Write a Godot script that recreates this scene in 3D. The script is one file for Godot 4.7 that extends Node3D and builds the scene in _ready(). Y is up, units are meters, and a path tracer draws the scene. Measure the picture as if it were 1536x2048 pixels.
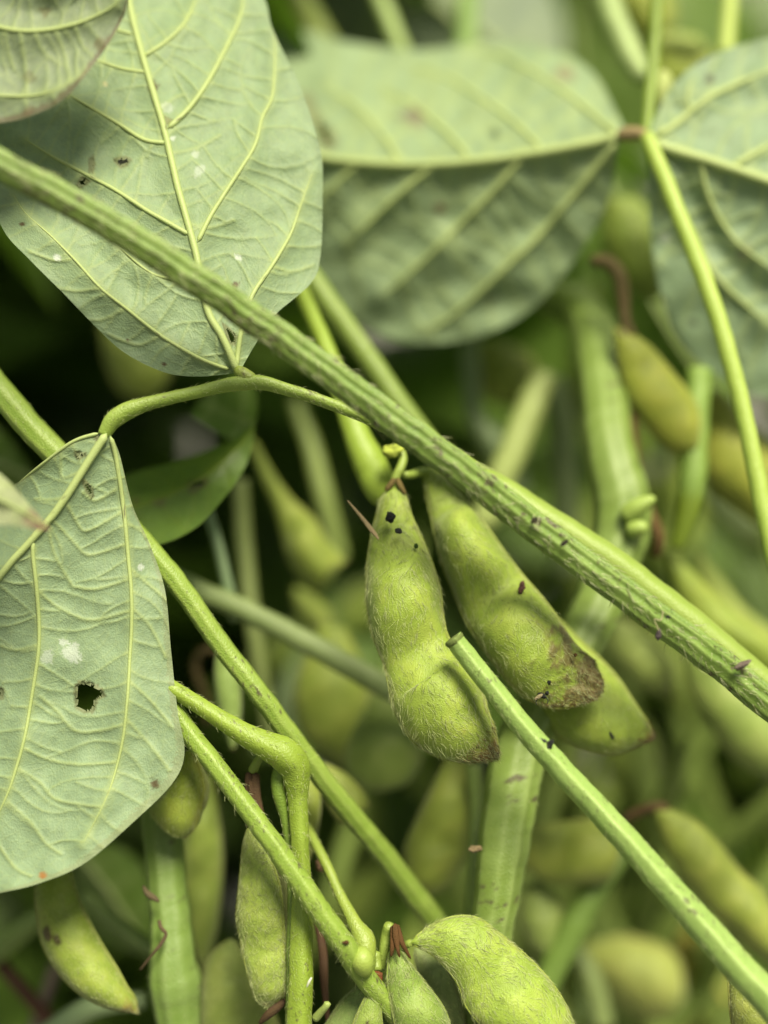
extends Node3D
# Close view of a bunch of bean plants: leaflets seen from below, ribbed stems and hairy pods.
# Places are given as a point of the picture plane in focus (x, y) and a depth in millimetres behind that plane; at() makes them metres.

const FOCUS := 0.30          # metres from the lens to the plane in focus
const UNIT := 0.18 / 2048.0  # metres per step of x and y in the plane in focus
const PITCH := -25.0
const EYE := Vector3(0, 0.62, 0)

var turn := Basis.from_euler(Vector3(deg_to_rad(PITCH), 0, 0))
var rng := RandomNumberGenerator.new()
var used := {}
var mats := {}
var fine := FastNoiseLite.new()
var blotch := FastNoiseLite.new()
var cells := FastNoiseLite.new()
var small_cells := FastNoiseLite.new()


func at(x: float, y: float, d: float) -> Vector3:
	var z := FOCUS + d * 0.001
	var k := UNIT * z / FOCUS
	return EYE + turn * Vector3((x - 768.0) * k, (1024.0 - y) * k, -z)


func span(d: float) -> float:   # metres per step at depth d
	return UNIT * (FOCUS + d * 0.001) / FOCUS


func numbered(called: String) -> String:
	if not used.has(called):
		used[called] = 0
		return called
	used[called] += 1
	return "%s_%03d" % [called, used[called]]


func thing(called: String, label: String, category: String, where: Vector3, group := "") -> Node3D:
	var o := Node3D.new()
	o.name = numbered(called)
	o.position = where
	o.set_meta("label", label)
	o.set_meta("category", category)
	if group:
		o.set_meta("group", group)
	add_child(o)
	return o


func part(called: String, mesh: Mesh, m: Material, parent: Node3D, stuff := false) -> MeshInstance3D:
	var o := MeshInstance3D.new()
	o.name = called
	o.mesh = mesh
	o.material_override = m
	if stuff:
		o.set_meta("kind", "stuff")
	parent.add_child(o, true)
	return o


func surface(v: PackedVector3Array, c: PackedColorArray, idx: PackedInt32Array) -> ArrayMesh:
	var a := []
	a.resize(Mesh.ARRAY_MAX)
	a[Mesh.ARRAY_VERTEX] = v
	a[Mesh.ARRAY_COLOR] = c
	a[Mesh.ARRAY_INDEX] = idx
	var st := SurfaceTool.new()
	st.create_from_arrays(a)
	st.generate_normals()
	return st.commit()


# A sheet of rows x columns; closed joins the last column to the first; gone marks vertices whose faces are left out.
func sheet(v: PackedVector3Array, c: PackedColorArray, rows: int, cols: int, closed: bool, gone := PackedByteArray()) -> ArrayMesh:
	var idx := PackedInt32Array()
	var last := cols if closed else cols - 1
	for i in rows - 1:
		for j in last:
			var p := i * cols + j
			var q := i * cols + (j + 1) % cols
			var r := p + cols
			var s := q + cols
			if gone.size() and (gone[p] + gone[q] + gone[r] + gone[s]) > 2:
				continue
			idx.append_array(PackedInt32Array([p, q, r, q, s, r]))
	return surface(v, c, idx)


func spline(pts: Array, n: int) -> Array:   # n + 1 points at even steps along a smooth curve through pts; each point may carry a fourth number
	var dense := []
	var far := [0.0]
	for i in pts.size() - 1:
		var p0: Array = pts[maxi(i - 1, 0)]
		var p1: Array = pts[i]
		var p2: Array = pts[i + 1]
		var p3: Array = pts[mini(i + 2, pts.size() - 1)]
		for k in 12:
			var t := k / 12.0
			var q := Vector4.ZERO
			for a in p1.size():
				q[a] = cubic_interpolate(p1[a], p2[a], p0[a], p3[a], t)
			dense.append(q)
	var e: Array = pts[-1]
	dense.append(Vector4(e[0], e[1], e[2] if e.size() > 2 else 0.0, e[3] if e.size() > 3 else 0.0))
	for i in range(1, dense.size()):
		var g: Vector4 = dense[i] - dense[i - 1]
		far.append(far[-1] + Vector3(g.x, g.y, g.z * 11.0).length())
	var out := []
	var at_ := 0
	for i in n + 1:
		var want: float = far[-1] * i / n
		while at_ < far.size() - 2 and far[at_ + 1] < want:
			at_ += 1
		var f: float = clampf((want - far[at_]) / maxf(far[at_ + 1] - far[at_], 1e-6), 0.0, 1.0)
		out.append((dense[at_] as Vector4).lerp(dense[at_ + 1], f))
	return out


func long_of(pts: Array) -> float:
	var s := 0.0
	for i in pts.size() - 1:
		s += Vector2(pts[i + 1][0] - pts[i][0], pts[i + 1][1] - pts[i][1]).length()
	return s


func lin(r: float, g: float, b: float) -> Color:
	return Color(r, g, b)


func material(called: String, rough: float, spec: float, bump := 0.0, bump_scale := 90.0, through := 0.0, sheen := 0.0) -> StandardMaterial3D:
	var m := StandardMaterial3D.new()
	m.resource_name = called
	m.vertex_color_use_as_albedo = true
	m.roughness = rough
	m.metallic_specular = spec
	m.cull_mode = BaseMaterial3D.CULL_DISABLED
	if bump > 0.0:
		var n := FastNoiseLite.new()
		n.seed = 11
		n.frequency = 0.035
		n.fractal_octaves = 4
		var t := NoiseTexture2D.new()
		t.width = 512
		t.height = 512
		t.seamless = true
		t.noise = n
		m.heightmap_enabled = true
		m.heightmap_texture = t
		m.heightmap_scale = bump
		m.uv1_triplanar = true
		m.uv1_scale = Vector3.ONE * bump_scale
	if through > 0.0:
		m.backlight_enabled = true
		m.backlight = Color(0.85 * through, through, 0.35 * through).linear_to_srgb()
	if sheen > 0.0:
		m.rim_enabled = true
		m.rim = sheen
		m.rim_tint = 0.6
	mats[called] = m
	return m


# ---------- stems ----------

# A ribbed tube in the parent's own axes. pts: [x, y, depth, radius in steps]. ribs: how many, rib: how deep.
func tube_mesh(pts: Array, origin: Vector3, col: Color, o := {}) -> Dictionary:
	var sides: int = o.get("sides", 20)
	var step: float = o.get("step", 8.0)
	var n := maxi(4, int(long_of(pts) / step))
	var s := spline(pts, n)
	var ribs: int = o.get("ribs", 0)
	var rib: float = o.get("rib", 0.06)
	var dirt: float = o.get("dirt", 0.0)
	var pale: Color = o.get("pale", col * 1.25)
	var tips: bool = o.get("round", false)
	var seed_: float = o.get("seed", 0.0)
	var flat: float = o.get("flat", 1.0)
	var end_col: Color = o.get("end_col", col)
	var end_at: float = o.get("end_at", 2.0)
	var v := PackedVector3Array()
	var c := PackedColorArray()
	var axis := PackedVector3Array()
	var nor := PackedVector3Array()
	var pos := []
	var roam: float = o.get("roam", minf(pts[0][3] * 0.1, 2.5))
	for q in s:
		pos.append(at(q.x + roam * fine.get_noise_2d(q.x * 0.03, q.y * 0.03), q.y + roam * fine.get_noise_2d(q.x * 0.03 + 50.0, q.y * 0.03), q.z))
	var side: Vector3 = (pos[1] - pos[0]).cross(turn.z).normalized()
	for i in n + 1:
		var along: Vector3 = (pos[mini(i + 1, n)] - pos[maxi(i - 1, 0)]).normalized()
		side = (side - along * side.dot(along)).normalized()
		var up := side.cross(along)
		var r: float = s[i].w * span(s[i].z)
		if tips:
			var e := minf(i, n - i) / (0.7 * maxf(s[i].w / step, 1.0))
			if e < 1.0:
				r *= sqrt(maxf(1.0 - (1.0 - e) * (1.0 - e), 0.0004))
		for j in sides:
			var a := TAU * j / sides
			var w := 0.0
			if ribs > 0:
				var ph := a * ribs + 0.6 * sin(a * 2.0 + seed_)
				w = (1.0 - absf(sin(ph * 0.5)) * 1.6) * (0.75 + 0.5 * sin(a * 3.0 + seed_ * 2.0))
			var big: Vector3 = pos[i] * 900.0 + Vector3(cos(a), sin(a), seed_) * 0.7
			var nz := fine.get_noise_3d(big.x * 0.6, big.y * 0.6, big.z * 0.6 + a)
			var rr := r * (1.0 + rib * w + 0.035 * nz)
			var dirn := side * cos(a) + up * sin(a) * flat
			v.append(pos[i] + dirn * rr - origin)
			nor.append(dirn.normalized())
			axis.append(along)
			var k := col.lerp(pale, clampf(0.45 + 0.5 * w + 0.4 * nz, 0.0, 1.0))
			if float(i) / n > end_at:
				k = k.lerp(end_col, minf(1.0, (float(i) / n - end_at) * 12.0))
			if dirt > 0.0:
				var b := fine.get_noise_3d(big.x * 1.6 + seed_ * 9.0, big.y * 1.6, big.z * 1.6 + a * 4.0) + 0.5 * blotch.get_noise_3d(big.x * 0.3, big.y * 0.3, a)
				if b > 0.62 - dirt:
					k = k.lerp(Color(0.07, 0.052, 0.035), clampf((b - 0.62 + dirt) * 7.0, 0.0, 0.85))
			c.append(k)
	return {"v": v, "c": c, "rows": n + 1, "cols": sides, "nor": nor, "axis": axis, "pos": pos}


func capped(d: Dictionary, origin: Vector3) -> void:   # closes both ends with a slightly hollow face
	var v: PackedVector3Array = d.v
	var c: PackedColorArray = d.c
	var cols: int = d.cols
	for row in [0, d.rows - 1]:
		var ring := PackedVector3Array()
		var rc := PackedColorArray()
		for j in cols:
			ring.append(v[row * cols + j])
			rc.append(c[row * cols + j])
		var mid: Vector3 = d.pos[row] - origin
		var inner := PackedVector3Array()
		for q in ring:
			inner.append(mid + (q - mid) * 0.02)
		if row == 0:
			v = inner + v
			c = rc + c
		else:
			v = v + inner
			c = c + rc
	d.v = v
	d.c = c
	d.rows += 2


func tube(called: String, pts: Array, m: Material, parent: Node3D, col: Color, o := {}) -> Dictionary:
	var origin: Vector3 = o.get("origin", parent.position)
	var d := tube_mesh(pts, origin, col, o)
	var raw := d.duplicate()
	if o.get("cap", true):
		capped(d, origin)
	raw.node = part(called, sheet(d.v, d.c, d.rows, d.cols, true), m, parent)
	return raw


# Fine hairs standing on a surface of rows x columns of vertices.
func hairs(d: Dictionary, count: int, long_mm: float, parent: Node3D, o := {}) -> void:
	var v := PackedVector3Array()
	var c := PackedColorArray()
	var idx := PackedInt32Array()
	var cols: int = d.cols
	var rows: int = d.rows
	var verts: PackedVector3Array = d.v
	var lift: float = o.get("lift", 0.3)
	var wide: float = o.get("wide", 0.04) * 0.001
	var light: Color = o.get("light", Color(0.50, 0.55, 0.26))
	var dark: Color = o.get("dark", Color(0.12, 0.115, 0.03))
	var share: float = o.get("dark_share", 0.04)
	var from: float = o.get("from", 0.03)
	var to: float = o.get("to", 0.985)
	var sway: float = o.get("sway", 0.5)
	var here := parent.position
	for k in count:
		var i := clampi(int(lerpf(from, to, rng.randf()) * (rows - 1)), 1, rows - 2)
		var j := rng.randi() % cols
		var p := verts[i * cols + j]
		var along := (verts[(i + 1) * cols + j] - verts[(i - 1) * cols + j])
		var across := (verts[i * cols + (j + 1) % cols] - verts[i * cols + (j + cols - 1) % cols])
		var n := along.cross(across).normalized()
		if n.dot(p - (d.pos[i] - here)) < 0.0:
			n = -n
		if n.dot(EYE - here - p) < -0.25 * (EYE - here - p).length():
			continue
		p += along * rng.randf_range(-0.5, 0.5) + across * rng.randf_range(-0.5, 0.5)
		var t := along.normalized()
		var b := across.normalized()
		var patch := blotch.get_noise_3d(p.x * 500.0, p.y * 500.0, p.z * 500.0)
		var dir := (t * (0.8 + patch) + b * (rng.randf_range(-1, 1) * sway + patch * 1.5) + n * lift * rng.randf_range(0.5, 1.5)).normalized()
		var bend := (t * rng.randf_range(-0.5, 0.9) + b * rng.randf_range(-0.8, 0.8) - n * lift * 0.7)
		var l := long_mm * 0.001 * rng.randf_range(0.5, 1.25)
		var col := dark if rng.randf() < share else light * rng.randf_range(0.75, 1.35)
		var f := v.size()
		for s in 4:
			var u := s / 3.0
			var q := p - n * 0.00005 + dir * l * u + bend * l * 0.45 * u * u
			var w := wide * (1.0 - 0.75 * u)
			var tang := (dir + bend * 0.9 * u).normalized()
			var x := tang.cross(n).normalized()
			var y := tang.cross(x)
			for a in 3:
				v.append(q + (x * cos(TAU * a / 3.0) + y * sin(TAU * a / 3.0)) * w)
				c.append(col)
		for s in 3:
			for a in 3:
				var e := f + s * 3 + a
				var g := f + s * 3 + (a + 1) % 3
				idx.append_array(PackedInt32Array([e, e + 3, g, g, e + 3, g + 3]))
	if v.size():
		part("hairs", surface(v, c, idx), mats.hair, parent, true)


func stem(called: String, label: String, category: String, pts: Array, col: Color, o := {}) -> Node3D:
	var p0: Array = pts[0]
	var root := thing(called, label, category, at(p0[0], p0[1], p0[2]), o.get("group", ""))
	var d := tube(o.get("body", "stalk"), pts, o.get("mat", mats.stem), root, col, o)
	if o.get("hairs", 0) > 0:
		hairs(d, o.hairs, o.get("long", 0.8), root, o)
	return root


# ---------- pods ----------

# left, right: the two seams from the stalk to the beak. beans: [place along, length, height in steps, place across].
func pod(called: String, label: String, left: Array, right: Array, o := {}) -> Node3D:
	var step: float = o.get("step", 7.0)
	var n := maxi(14, int(maxf(long_of(left), long_of(right)) / step))
	var m: int = o.get("sides", 28)
	var L := spline(left, n)
	var R := spline(right, n)
	var origin := at(L[0].x, L[0].y, L[0].z)
	var root := thing(called, label, o.get("category", "bean pod"), origin, o.get("group", "bean pods on the stems"))
	var th: float = o.get("thick", 22.0)
	var beans: Array = o.get("beans", [[0.35, 0.16, 18.0, 0.0], [0.7, 0.16, 18.0, 0.0]])
	var col: Color = o.get("col", Color(0.215, 0.295, 0.035))
	var brown: float = o.get("brown", 0.05)
	var crust: float = o.get("crust", 0.0)
	var seed_: float = o.get("seed", left[0][0] * 0.37)
	var v := PackedVector3Array()
	var c := PackedColorArray()
	var pos := []
	for i in n + 1:
		var t := float(i) / n
		var a := at(L[i].x, L[i].y, L[i].z)
		var b := at(R[i].x, R[i].y, R[i].z)
		var mid := (a + b) * 0.5
		pos.append(mid)
		var a2: Vector4 = L[mini(i + 1, n)]
		var a1: Vector4 = L[maxi(i - 1, 0)]
		var b2: Vector4 = R[mini(i + 1, n)]
		var b1: Vector4 = R[maxi(i - 1, 0)]
		var along := (at(a2.x, a2.y, a2.z) + at(b2.x, b2.y, b2.z) - at(a1.x, a1.y, a1.z) - at(b1.x, b1.y, b1.z)).normalized()
		var half := (b - a) * 0.5
		var out := half.cross(along).normalized()
		var unit := span(L[i].z)
		var lim := half.length() / unit
		var body := minf(th * sqrt(clampf(sin(PI * clampf(t * 0.94 + 0.03, 0, 1)) * 1.6, 0.0, 1.0)), lim * 0.95)
		for j in m:
			var ph := TAU * j / m
			var x := cos(ph)
			var s := sin(ph)
			var lens := signf(s) * pow(absf(s), 1.15)
			var z := body * lens
			for e in beans:
				var dt: float = (t - e[0]) / e[1]
				dt /= 0.72 if dt < 0.0 else 1.12
				var dc: float = (x - e[3]) / 1.02
				z += signf(s) * e[2] * exp(-pow(absf(dt), 3.5) * 0.9 - pow(absf(dc), 2.4) * 1.1) * minf(1.0, absf(s) * 1.5)
			var p := mid + half * x + out * z * unit
			var big := p * 1000.0
			var nz := fine.get_noise_3d(big.x + seed_, big.y, big.z)
			var bz := blotch.get_noise_3d(big.x * 0.5, big.y * 0.5 + seed_, big.z * 0.5)
			p += out * signf(s) * absf(s) * unit * (1.5 * nz + 2.5 * bz) * o.get("rough", 1.0)
			var k := col * (1.0 + 0.20 * nz + 0.22 * bz)
			k = k.lerp(col * Color(1.25, 1.1, 1.5), clampf(bz * 1.2, 0.0, 0.5))
			var near_tip := (t - 1.0 + brown) / maxf(brown, 0.001) + 0.9 * nz + 0.5 * bz
			if near_tip > 0.0:
				k = k.lerp(Color(0.17, 0.095, 0.03), clampf(near_tip * 0.9, 0.0, 0.75))
			var rim := absf(x) - 0.93 + 0.06 * nz + 0.05 * bz
			if rim > 0.0:
				k = k.lerp(Color(0.15, 0.11, 0.03), clampf(rim * 9.0, 0.0, 0.28))
			if crust > 0.0:
				var cr: float = (t - 1.0 + crust) / crust * 1.3 + (x - o.get("crust_side", 0.0)) * 0.5 + 1.3 * nz + 0.9 * bz
				if cr > 0.25:
					k = k.lerp(Color(0.115, 0.085, 0.032), clampf((cr - 0.25) * 1.6, 0.0, 0.85))
					p += out * signf(s) * unit * 9.0 * nz * clampf(cr, 0.0, 1.0) + half.normalized() * unit * 5.0 * fine.get_noise_3d(big.z * 2.0, big.x * 2.0, big.y * 2.0) * clampf(cr, 0.0, 1.0)
			for e in o.get("spots", []):
				var far := Vector2(t - e[0], (x - e[1]) * 0.25).length() + 0.02 * nz
				if far < e[2] and s * e[3] > 0.0:
					k = k.lerp(Color(0.045, 0.022, 0.012), clampf((e[2] - far) * 60.0, 0.0, 0.9))
			k.a = 1.0
			v.append(p - origin)
			c.append(k)
	var d := {"v": v, "c": c, "rows": n + 1, "cols": m, "pos": pos}
	var raw := d.duplicate()
	capped(d, origin)
	part("shell", sheet(d.v, d.c, d.rows, d.cols, true), o.get("mat", mats.pod), root)
	if o.get("seams", true):
		for e in [L, R]:
			var pts := []
			for i in range(1, n, 3):
				pts.append([e[i].x, e[i].y, e[i].z, o.get("seam", 2.6)])
			if pts.size() > 3:
				tube("seam", pts, mats.pod, root, col * Color(0.9, 0.8, 0.9), {"sides": 8, "step": 8.0, "dirt": 0.02, "round": true, "seed": seed_})
	var holder: Node3D = root
	if o.has("stalk"):
		holder = tube("pod_stalk", o.stalk, mats.stem, root, o.get("stalk_col", Color(0.2, 0.27, 0.05)), {"sides": 12, "step": 5.0, "round": true}).node
	if o.has("calyx"):
		for e in o.calyx:
			tube("sepal", e, mats.dry, holder, o.get("calyx_col", Color(0.11, 0.085, 0.03)), {"origin": origin, "sides": 8, "step": 4.0, "round": true, "dirt": 0.1, "flat": 0.6})
	if o.get("hairs", 0) > 0:
		hairs(raw, o.hairs, o.get("long", 1.5), root, o)
	if o.get("tip_hairs", 0) > 0:
		hairs(raw, o.tip_hairs, 0.9, root, {"from": 1.0 - o.get("tip_from", 0.12), "to": 0.995, "light": Color(0.24, 0.16, 0.06), "dark": Color(0.10, 0.06, 0.02), "dark_share": 0.4, "lift": 0.9, "wide": 0.05})
	return root


# ---------- leaves ----------

func inside(p: Vector2, poly: PackedVector2Array) -> bool:
	return Geometry2D.is_point_in_polygon(p, poly)


# mid, left, right: midrib and margins from base to tip. veins: [[x, y], ...] then width at start and end.
func leaf(called: String, label: String, mid: Array, left: Array, right: Array, veins: Array, o := {}) -> Node3D:
	var fine_step: float = o.get("step", 6.0)
	var n := int(maxf(long_of(mid), maxf(long_of(left), long_of(right)) * 0.8) / fine_step)
	var wide := 0.0
	var A := spline(mid, n)
	var L := spline(left, n)
	var R := spline(right, n)
	for i in n + 1:
		wide = maxf(wide, maxf(Vector2(L[i].x - A[i].x, L[i].y - A[i].y).length(), Vector2(R[i].x - A[i].x, R[i].y - A[i].y).length()))
	var h := maxi(6, int(wide / fine_step))
	var cols := 2 * h + 1
	var origin := at(A[0].x, A[0].y, A[0].z)
	var root: Node3D = o.into if o.has("into") else thing(called, label, o.get("category", "leaf"), origin, o.get("group", "bean leaves"))
	origin = root.position
	# distance to the drawn veins, kept on a coarse raster
	var lo := Vector2(1e9, 1e9)
	var hi := -lo
	for e in [A, L, R]:
		for q in e:
			lo = lo.min(Vector2(q.x, q.y))
			hi = hi.max(Vector2(q.x, q.y))
	var cell: float = o.get("raster", 7.0)
	var gw := int((hi.x - lo.x) / cell) + 3
	var gh := int((hi.y - lo.y) / cell) + 3
	var curves := [mid]
	var minor := []
	for e in veins:
		if e[1] <= 6:
			minor.append(e[0])
		else:
			curves.append(e[0])
	var field := PackedFloat32Array()
	field.resize(gw * gh)
	field.fill(400.0)
	for e in curves:
		var sp := spline(e, maxi(3, int(long_of(e) / 24.0)))
		for k in sp.size() - 1:
			var a := Vector2(sp[k].x, sp[k].y)
			var b := Vector2(sp[k + 1].x, sp[k + 1].y)
			var reach := 90.0
			var x0 := maxi(0, int((minf(a.x, b.x) - reach - lo.x) / cell))
			var x1 := mini(gw - 1, int((maxf(a.x, b.x) + reach - lo.x) / cell))
			var y0 := maxi(0, int((minf(a.y, b.y) - reach - lo.y) / cell))
			var y1 := mini(gh - 1, int((maxf(a.y, b.y) + reach - lo.y) / cell))
			for gy in range(y0, y1 + 1):
				for gx in range(x0, x1 + 1):
					var p := lo + Vector2(gx, gy) * cell
					var q := Geometry2D.get_closest_point_to_segment(p, a, b)
					var far := p.distance_to(q)
					if far < field[gy * gw + gx]:
						field[gy * gw + gx] = far
	var quilt: float = o.get("quilt", 0.8)
	var net: float = o.get("net", 0.2)
	var net_size: float = o.get("net_size", 1.0)
	var rung: float = o.get("rung", 46.0)
	# cross veins: from both sides of every drawn vein, wandering to the next vein or the margin
	var fc := 3.0 if fine_step < 5.0 else 5.0
	var fw := int((hi.x - lo.x) / fc) + 3
	var fh := int((hi.y - lo.y) / fc) + 3
	var thin := PackedFloat32Array()
	thin.resize(fw * fh)
	thin.fill(99.0)
	var dice := RandomNumberGenerator.new()
	dice.seed = int(absf(mid[0][0])) + 5
	for e in minor:
		var sp := spline(e, maxi(3, int(long_of(e) / 6.0)))
		for k in sp.size() - 1:
			var p := Vector2(sp[k].x, sp[k].y)
			var q := Vector2(sp[k + 1].x, sp[k + 1].y)
			var kx := int((p.x - lo.x) / fc)
			var ky := int((p.y - lo.y) / fc)
			if kx < 5 or ky < 5 or kx > fw - 6 or ky > fh - 6:
				continue
			for oy in range(-4, 5):
				for ox in range(-4, 5):
					var cpt := lo + Vector2(kx + ox, ky + oy) * fc
					var w := (ky + oy) * fw + kx + ox
					thin[w] = minf(thin[w], maxf(0.0, cpt.distance_to(Geometry2D.get_closest_point_to_segment(cpt, p, q)) - 1.2))
	if rung > 0.0:
		for ci in curves.size():
			var e: Array = curves[ci]
			var sp := spline(e, maxi(3, int(long_of(e) / 6.0)))
			for side_ in [-1.0, 1.0]:
				var k := dice.randf_range(2.0, 9.0)
				while k < sp.size() - 1:
					var a := Vector2(sp[int(k)].x, sp[int(k)].y)
					var t := (Vector2(sp[int(k) + 1].x, sp[int(k) + 1].y) - a).normalized()
					var dir := t.rotated(side_ * (1.32 + dice.randf_range(-0.25, 0.25)))
					var p := a + dir * 3.0
					var sway_ := dice.randf_range(-0.3, 0.3)
					var run := 0.0
					while run < 150.0:
						var gx := clampi(int((p.x - lo.x) / cell), 0, gw - 1)
						var gy := clampi(int((p.y - lo.y) / cell), 0, gh - 1)
						if run > 16.0 and field[gy * gw + gx] < 6.0:
							break
						var kx := int((p.x - lo.x) / fc)
						var ky := int((p.y - lo.y) / fc)
						if kx < 3 or ky < 3 or kx > fw - 4 or ky > fh - 4:
							break
						var ahead := p + dir * 13.0
						var ax := clampi(int((ahead.x - lo.x) / fc), 0, fw - 1)
						var ay := clampi(int((ahead.y - lo.y) / fc), 0, fh - 1)
						var joins := run > 20.0 and thin[ay * fw + ax] < 3.0
						var q := p + dir * (13.0 if joins else 4.0)
						for oy in range(-3, 4):
							for ox in range(-3, 4):
								var cpt := lo + Vector2(kx + ox, ky + oy) * fc
								var far := cpt.distance_to(Geometry2D.get_closest_point_to_segment(cpt, p, q)) + run * 0.008
								var w := (ky + oy) * fw + kx + ox
								if far < thin[w]:
									thin[w] = far
						sway_ = clampf(sway_ + dice.randf_range(-0.35, 0.35), -0.9, 0.9)
						dir = dir.rotated(sway_ * 0.055)
						p = q
						run += 4.0
						if joins:
							run += 150.0
					k += rung / 6.0 * dice.randf_range(0.65, 1.5)
	var arch: float = o.get("arch", 0.0)
	var wave: float = o.get("wave", 1.0)
	var col: Color = o.get("col", Color(0.20, 0.285, 0.155))
	var vein_col: Color = o.get("vein_col", Color(0.31, 0.385, 0.145))
	var edge_col: Color = o.get("edge_col", col * 0.8)
	var twist: float = o.get("twist", 0.0)
	var holes := []
	for e in o.get("holes", []):
		var poly := PackedVector2Array()
		for q in e:
			poly.append(Vector2(q[0], q[1]))
		var mid_ := Vector2.ZERO
		for q in poly:
			mid_ += q / poly.size()
		var big := PackedVector2Array()
		var reach := 0.0
		for q in poly:
			big.append(mid_ + (q - mid_) + (q - mid_).normalized() * 4.5)
			reach = maxf(reach, (q - mid_).length() + 7.0)
		holes.append([poly, big, mid_, reach])
	var v := PackedVector3Array()
	var c := PackedColorArray()
	var gone := PackedByteArray()
	var flat := PackedVector3Array()
	for i in n + 1:
		for jj in cols:
			var f := float(jj - h) / h
			var e: Vector4 = L[i] if f < 0.0 else R[i]
			var g := absf(f)
			var q: Vector4 = A[i].lerp(e, g)
			q.z += arch * g * g + wave * blotch.get_noise_2d(q.x * 0.018, q.y * 0.018 + mid[0][0]) * minf(g * 3.0, 1.0)
			# raster lookup
			var fx := clampf((q.x - lo.x) / cell, 0.0, gw - 1.01)
			var fy := clampf((q.y - lo.y) / cell, 0.0, gh - 1.01)
			var ix := int(fx)
			var iy := int(fy)
			var k := iy * gw + ix
			var dist := lerpf(lerpf(field[k], field[k + 1], fx - ix), lerpf(field[k + gw], field[k + gw + 1], fx - ix), fy - iy)
			var bulge := 1.0 - exp(-dist * dist / 900.0)
			var warp := 7.0 * fine.get_noise_2d(q.x * 0.05, q.y * 0.05)
			var cx := (q.x * cos(twist) + q.y * sin(twist)) * 0.62 + warp
			var cy := (q.y * cos(twist) - q.x * sin(twist)) * 1.15 + warp
			var c1 := cells.get_noise_2d(cx / net_size, cy / net_size) + 1.0
			var c2 := small_cells.get_noise_2d(q.x / net_size + warp, q.y / net_size) + 1.0
			var tx := clampf((q.x - lo.x) / fc, 0.0, fw - 1.01)
			var ty := clampf((q.y - lo.y) / fc, 0.0, fh - 1.01)
			var hx := int(tx)
			var hy := int(ty)
			var hk := hy * fw + hx
			var dt := lerpf(lerpf(thin[hk], thin[hk + 1], tx - hx), lerpf(thin[hk + fw], thin[hk + fw + 1], tx - hx), ty - hy)
			var tw := 2.5 if fine_step < 5.0 else 5.0
			var ridge := exp(-dt * dt / (tw * tw)) if rung > 0.0 else exp(-c1 * c1 * 60.0)
			var pillow := exp(-minf(dt, 40.0) / 9.0)
			var ridge2 := exp(-c2 * c2 * 90.0)
			q.z += quilt * (bulge - 0.35 * exp(-dist * dist / 110.0)) - net * (ridge * 1.3 + 0.75 * pillow + 0.35 * ridge2) * minf(1.0, dist / 14.0)
			var spot := Vector2(q.x, q.y)
			var big := fine.get_noise_2d(q.x * 0.9, q.y * 0.9)
			var pat := blotch.get_noise_2d(q.x * 0.08, q.y * 0.08 + 70.0)
			var tone := col * (1.0 + 0.10 * big + 0.14 * pat)
			tone = tone.lerp(vein_col, 0.5 * ridge + 0.2 * ridge2 + 0.4 * exp(-dist * dist / 90.0))
			if g > 0.965 + 0.02 * big:
				tone = tone.lerp(edge_col, o.get("edge", 0.35))
			for s in o.get("spots", []):   # x, y, radius, colour
				var far := spot.distance_to(Vector2(s[0], s[1])) * (1.0 + 0.5 * big + 0.4 * pat)
				if far < s[2]:
					tone = tone.lerp(s[3], clampf((s[2] - far) / s[2] * 2.2, 0.0, s[4] if s.size() > 4 else 0.9))
			var cut := 0
			for s in holes:
				if spot.distance_squared_to(s[2]) < s[3] * s[3]:
					if not inside(spot, s[1]):
						continue
					var near_ := spot
					var gap := 1e9
					for a in s[0].size():
						var on := Geometry2D.get_closest_point_to_segment(spot, s[0][a], s[0][(a + 1) % s[0].size()])
						if on.distance_to(spot) < gap:
							gap = on.distance_to(spot)
							near_ = on
					tone = tone.lerp(Color(0.13, 0.12, 0.05), 0.6)
					if gap < fine_step * 1.15:
						q.x = near_.x
						q.y = near_.y
					elif inside(spot, s[0]):
						cut = 1
			tone.a = 1.0
			v.append(at(q.x, q.y, q.z) - origin)
			flat.append(Vector3(q.x, q.y, q.z))
			c.append(tone)
			gone.append(cut)
	part(o.get("blade", "blade"), sheet(v, c, n + 1, cols, false, gone), o.get("mat", mats.leaf), root)
	if o.get("ribs", true):
		var w0: float = o.get("rib_start", 13.0)
		var w1: float = o.get("rib_end", 5.0)
		var lines := [["midrib", mid, w0, w1]]
		for e in veins:
			if e[1] > 6:
				lines.append(["side_vein", e[0], e[1], e[2]])
		var rib_node: Node3D = root
		for e in lines:
			var k := maxi(4, int(long_of(e[1]) / 14.0))
			var sp := spline(e[1], k)
			var pts := []
			for i in k + 1:
				var best := -1
				var least := 1e12
				var stepi := 3
				for a in range(0, n + 1, stepi):
					for b in range(0, cols, stepi):
						var w := flat[a * cols + b]
						var far: float = (w.x - sp[i].x) * (w.x - sp[i].x) + (w.y - sp[i].y) * (w.y - sp[i].y)
						if far < least:
							least = far
							best = a * cols + b
				var ba := best / cols
				var bb := best % cols
				for a in range(maxi(0, ba - 3), mini(n, ba + 3) + 1):
					for b in range(maxi(0, bb - 3), mini(cols - 1, bb + 3) + 1):
						var w := flat[a * cols + b]
						var far: float = (w.x - sp[i].x) * (w.x - sp[i].x) + (w.y - sp[i].y) * (w.y - sp[i].y)
						if far < least:
							least = far
							best = a * cols + b
				if least > 120.0:
					continue
				var w := lerpf(e[2], e[3], float(i) / k) * 0.5 * (1.0 if e[0] == "midrib" else minf(1.0, 0.25 + (1.0 - float(i) / k) * 3.0))
				pts.append([sp[i].x, sp[i].y, flat[best].z - 0.012 * w, w])
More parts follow.
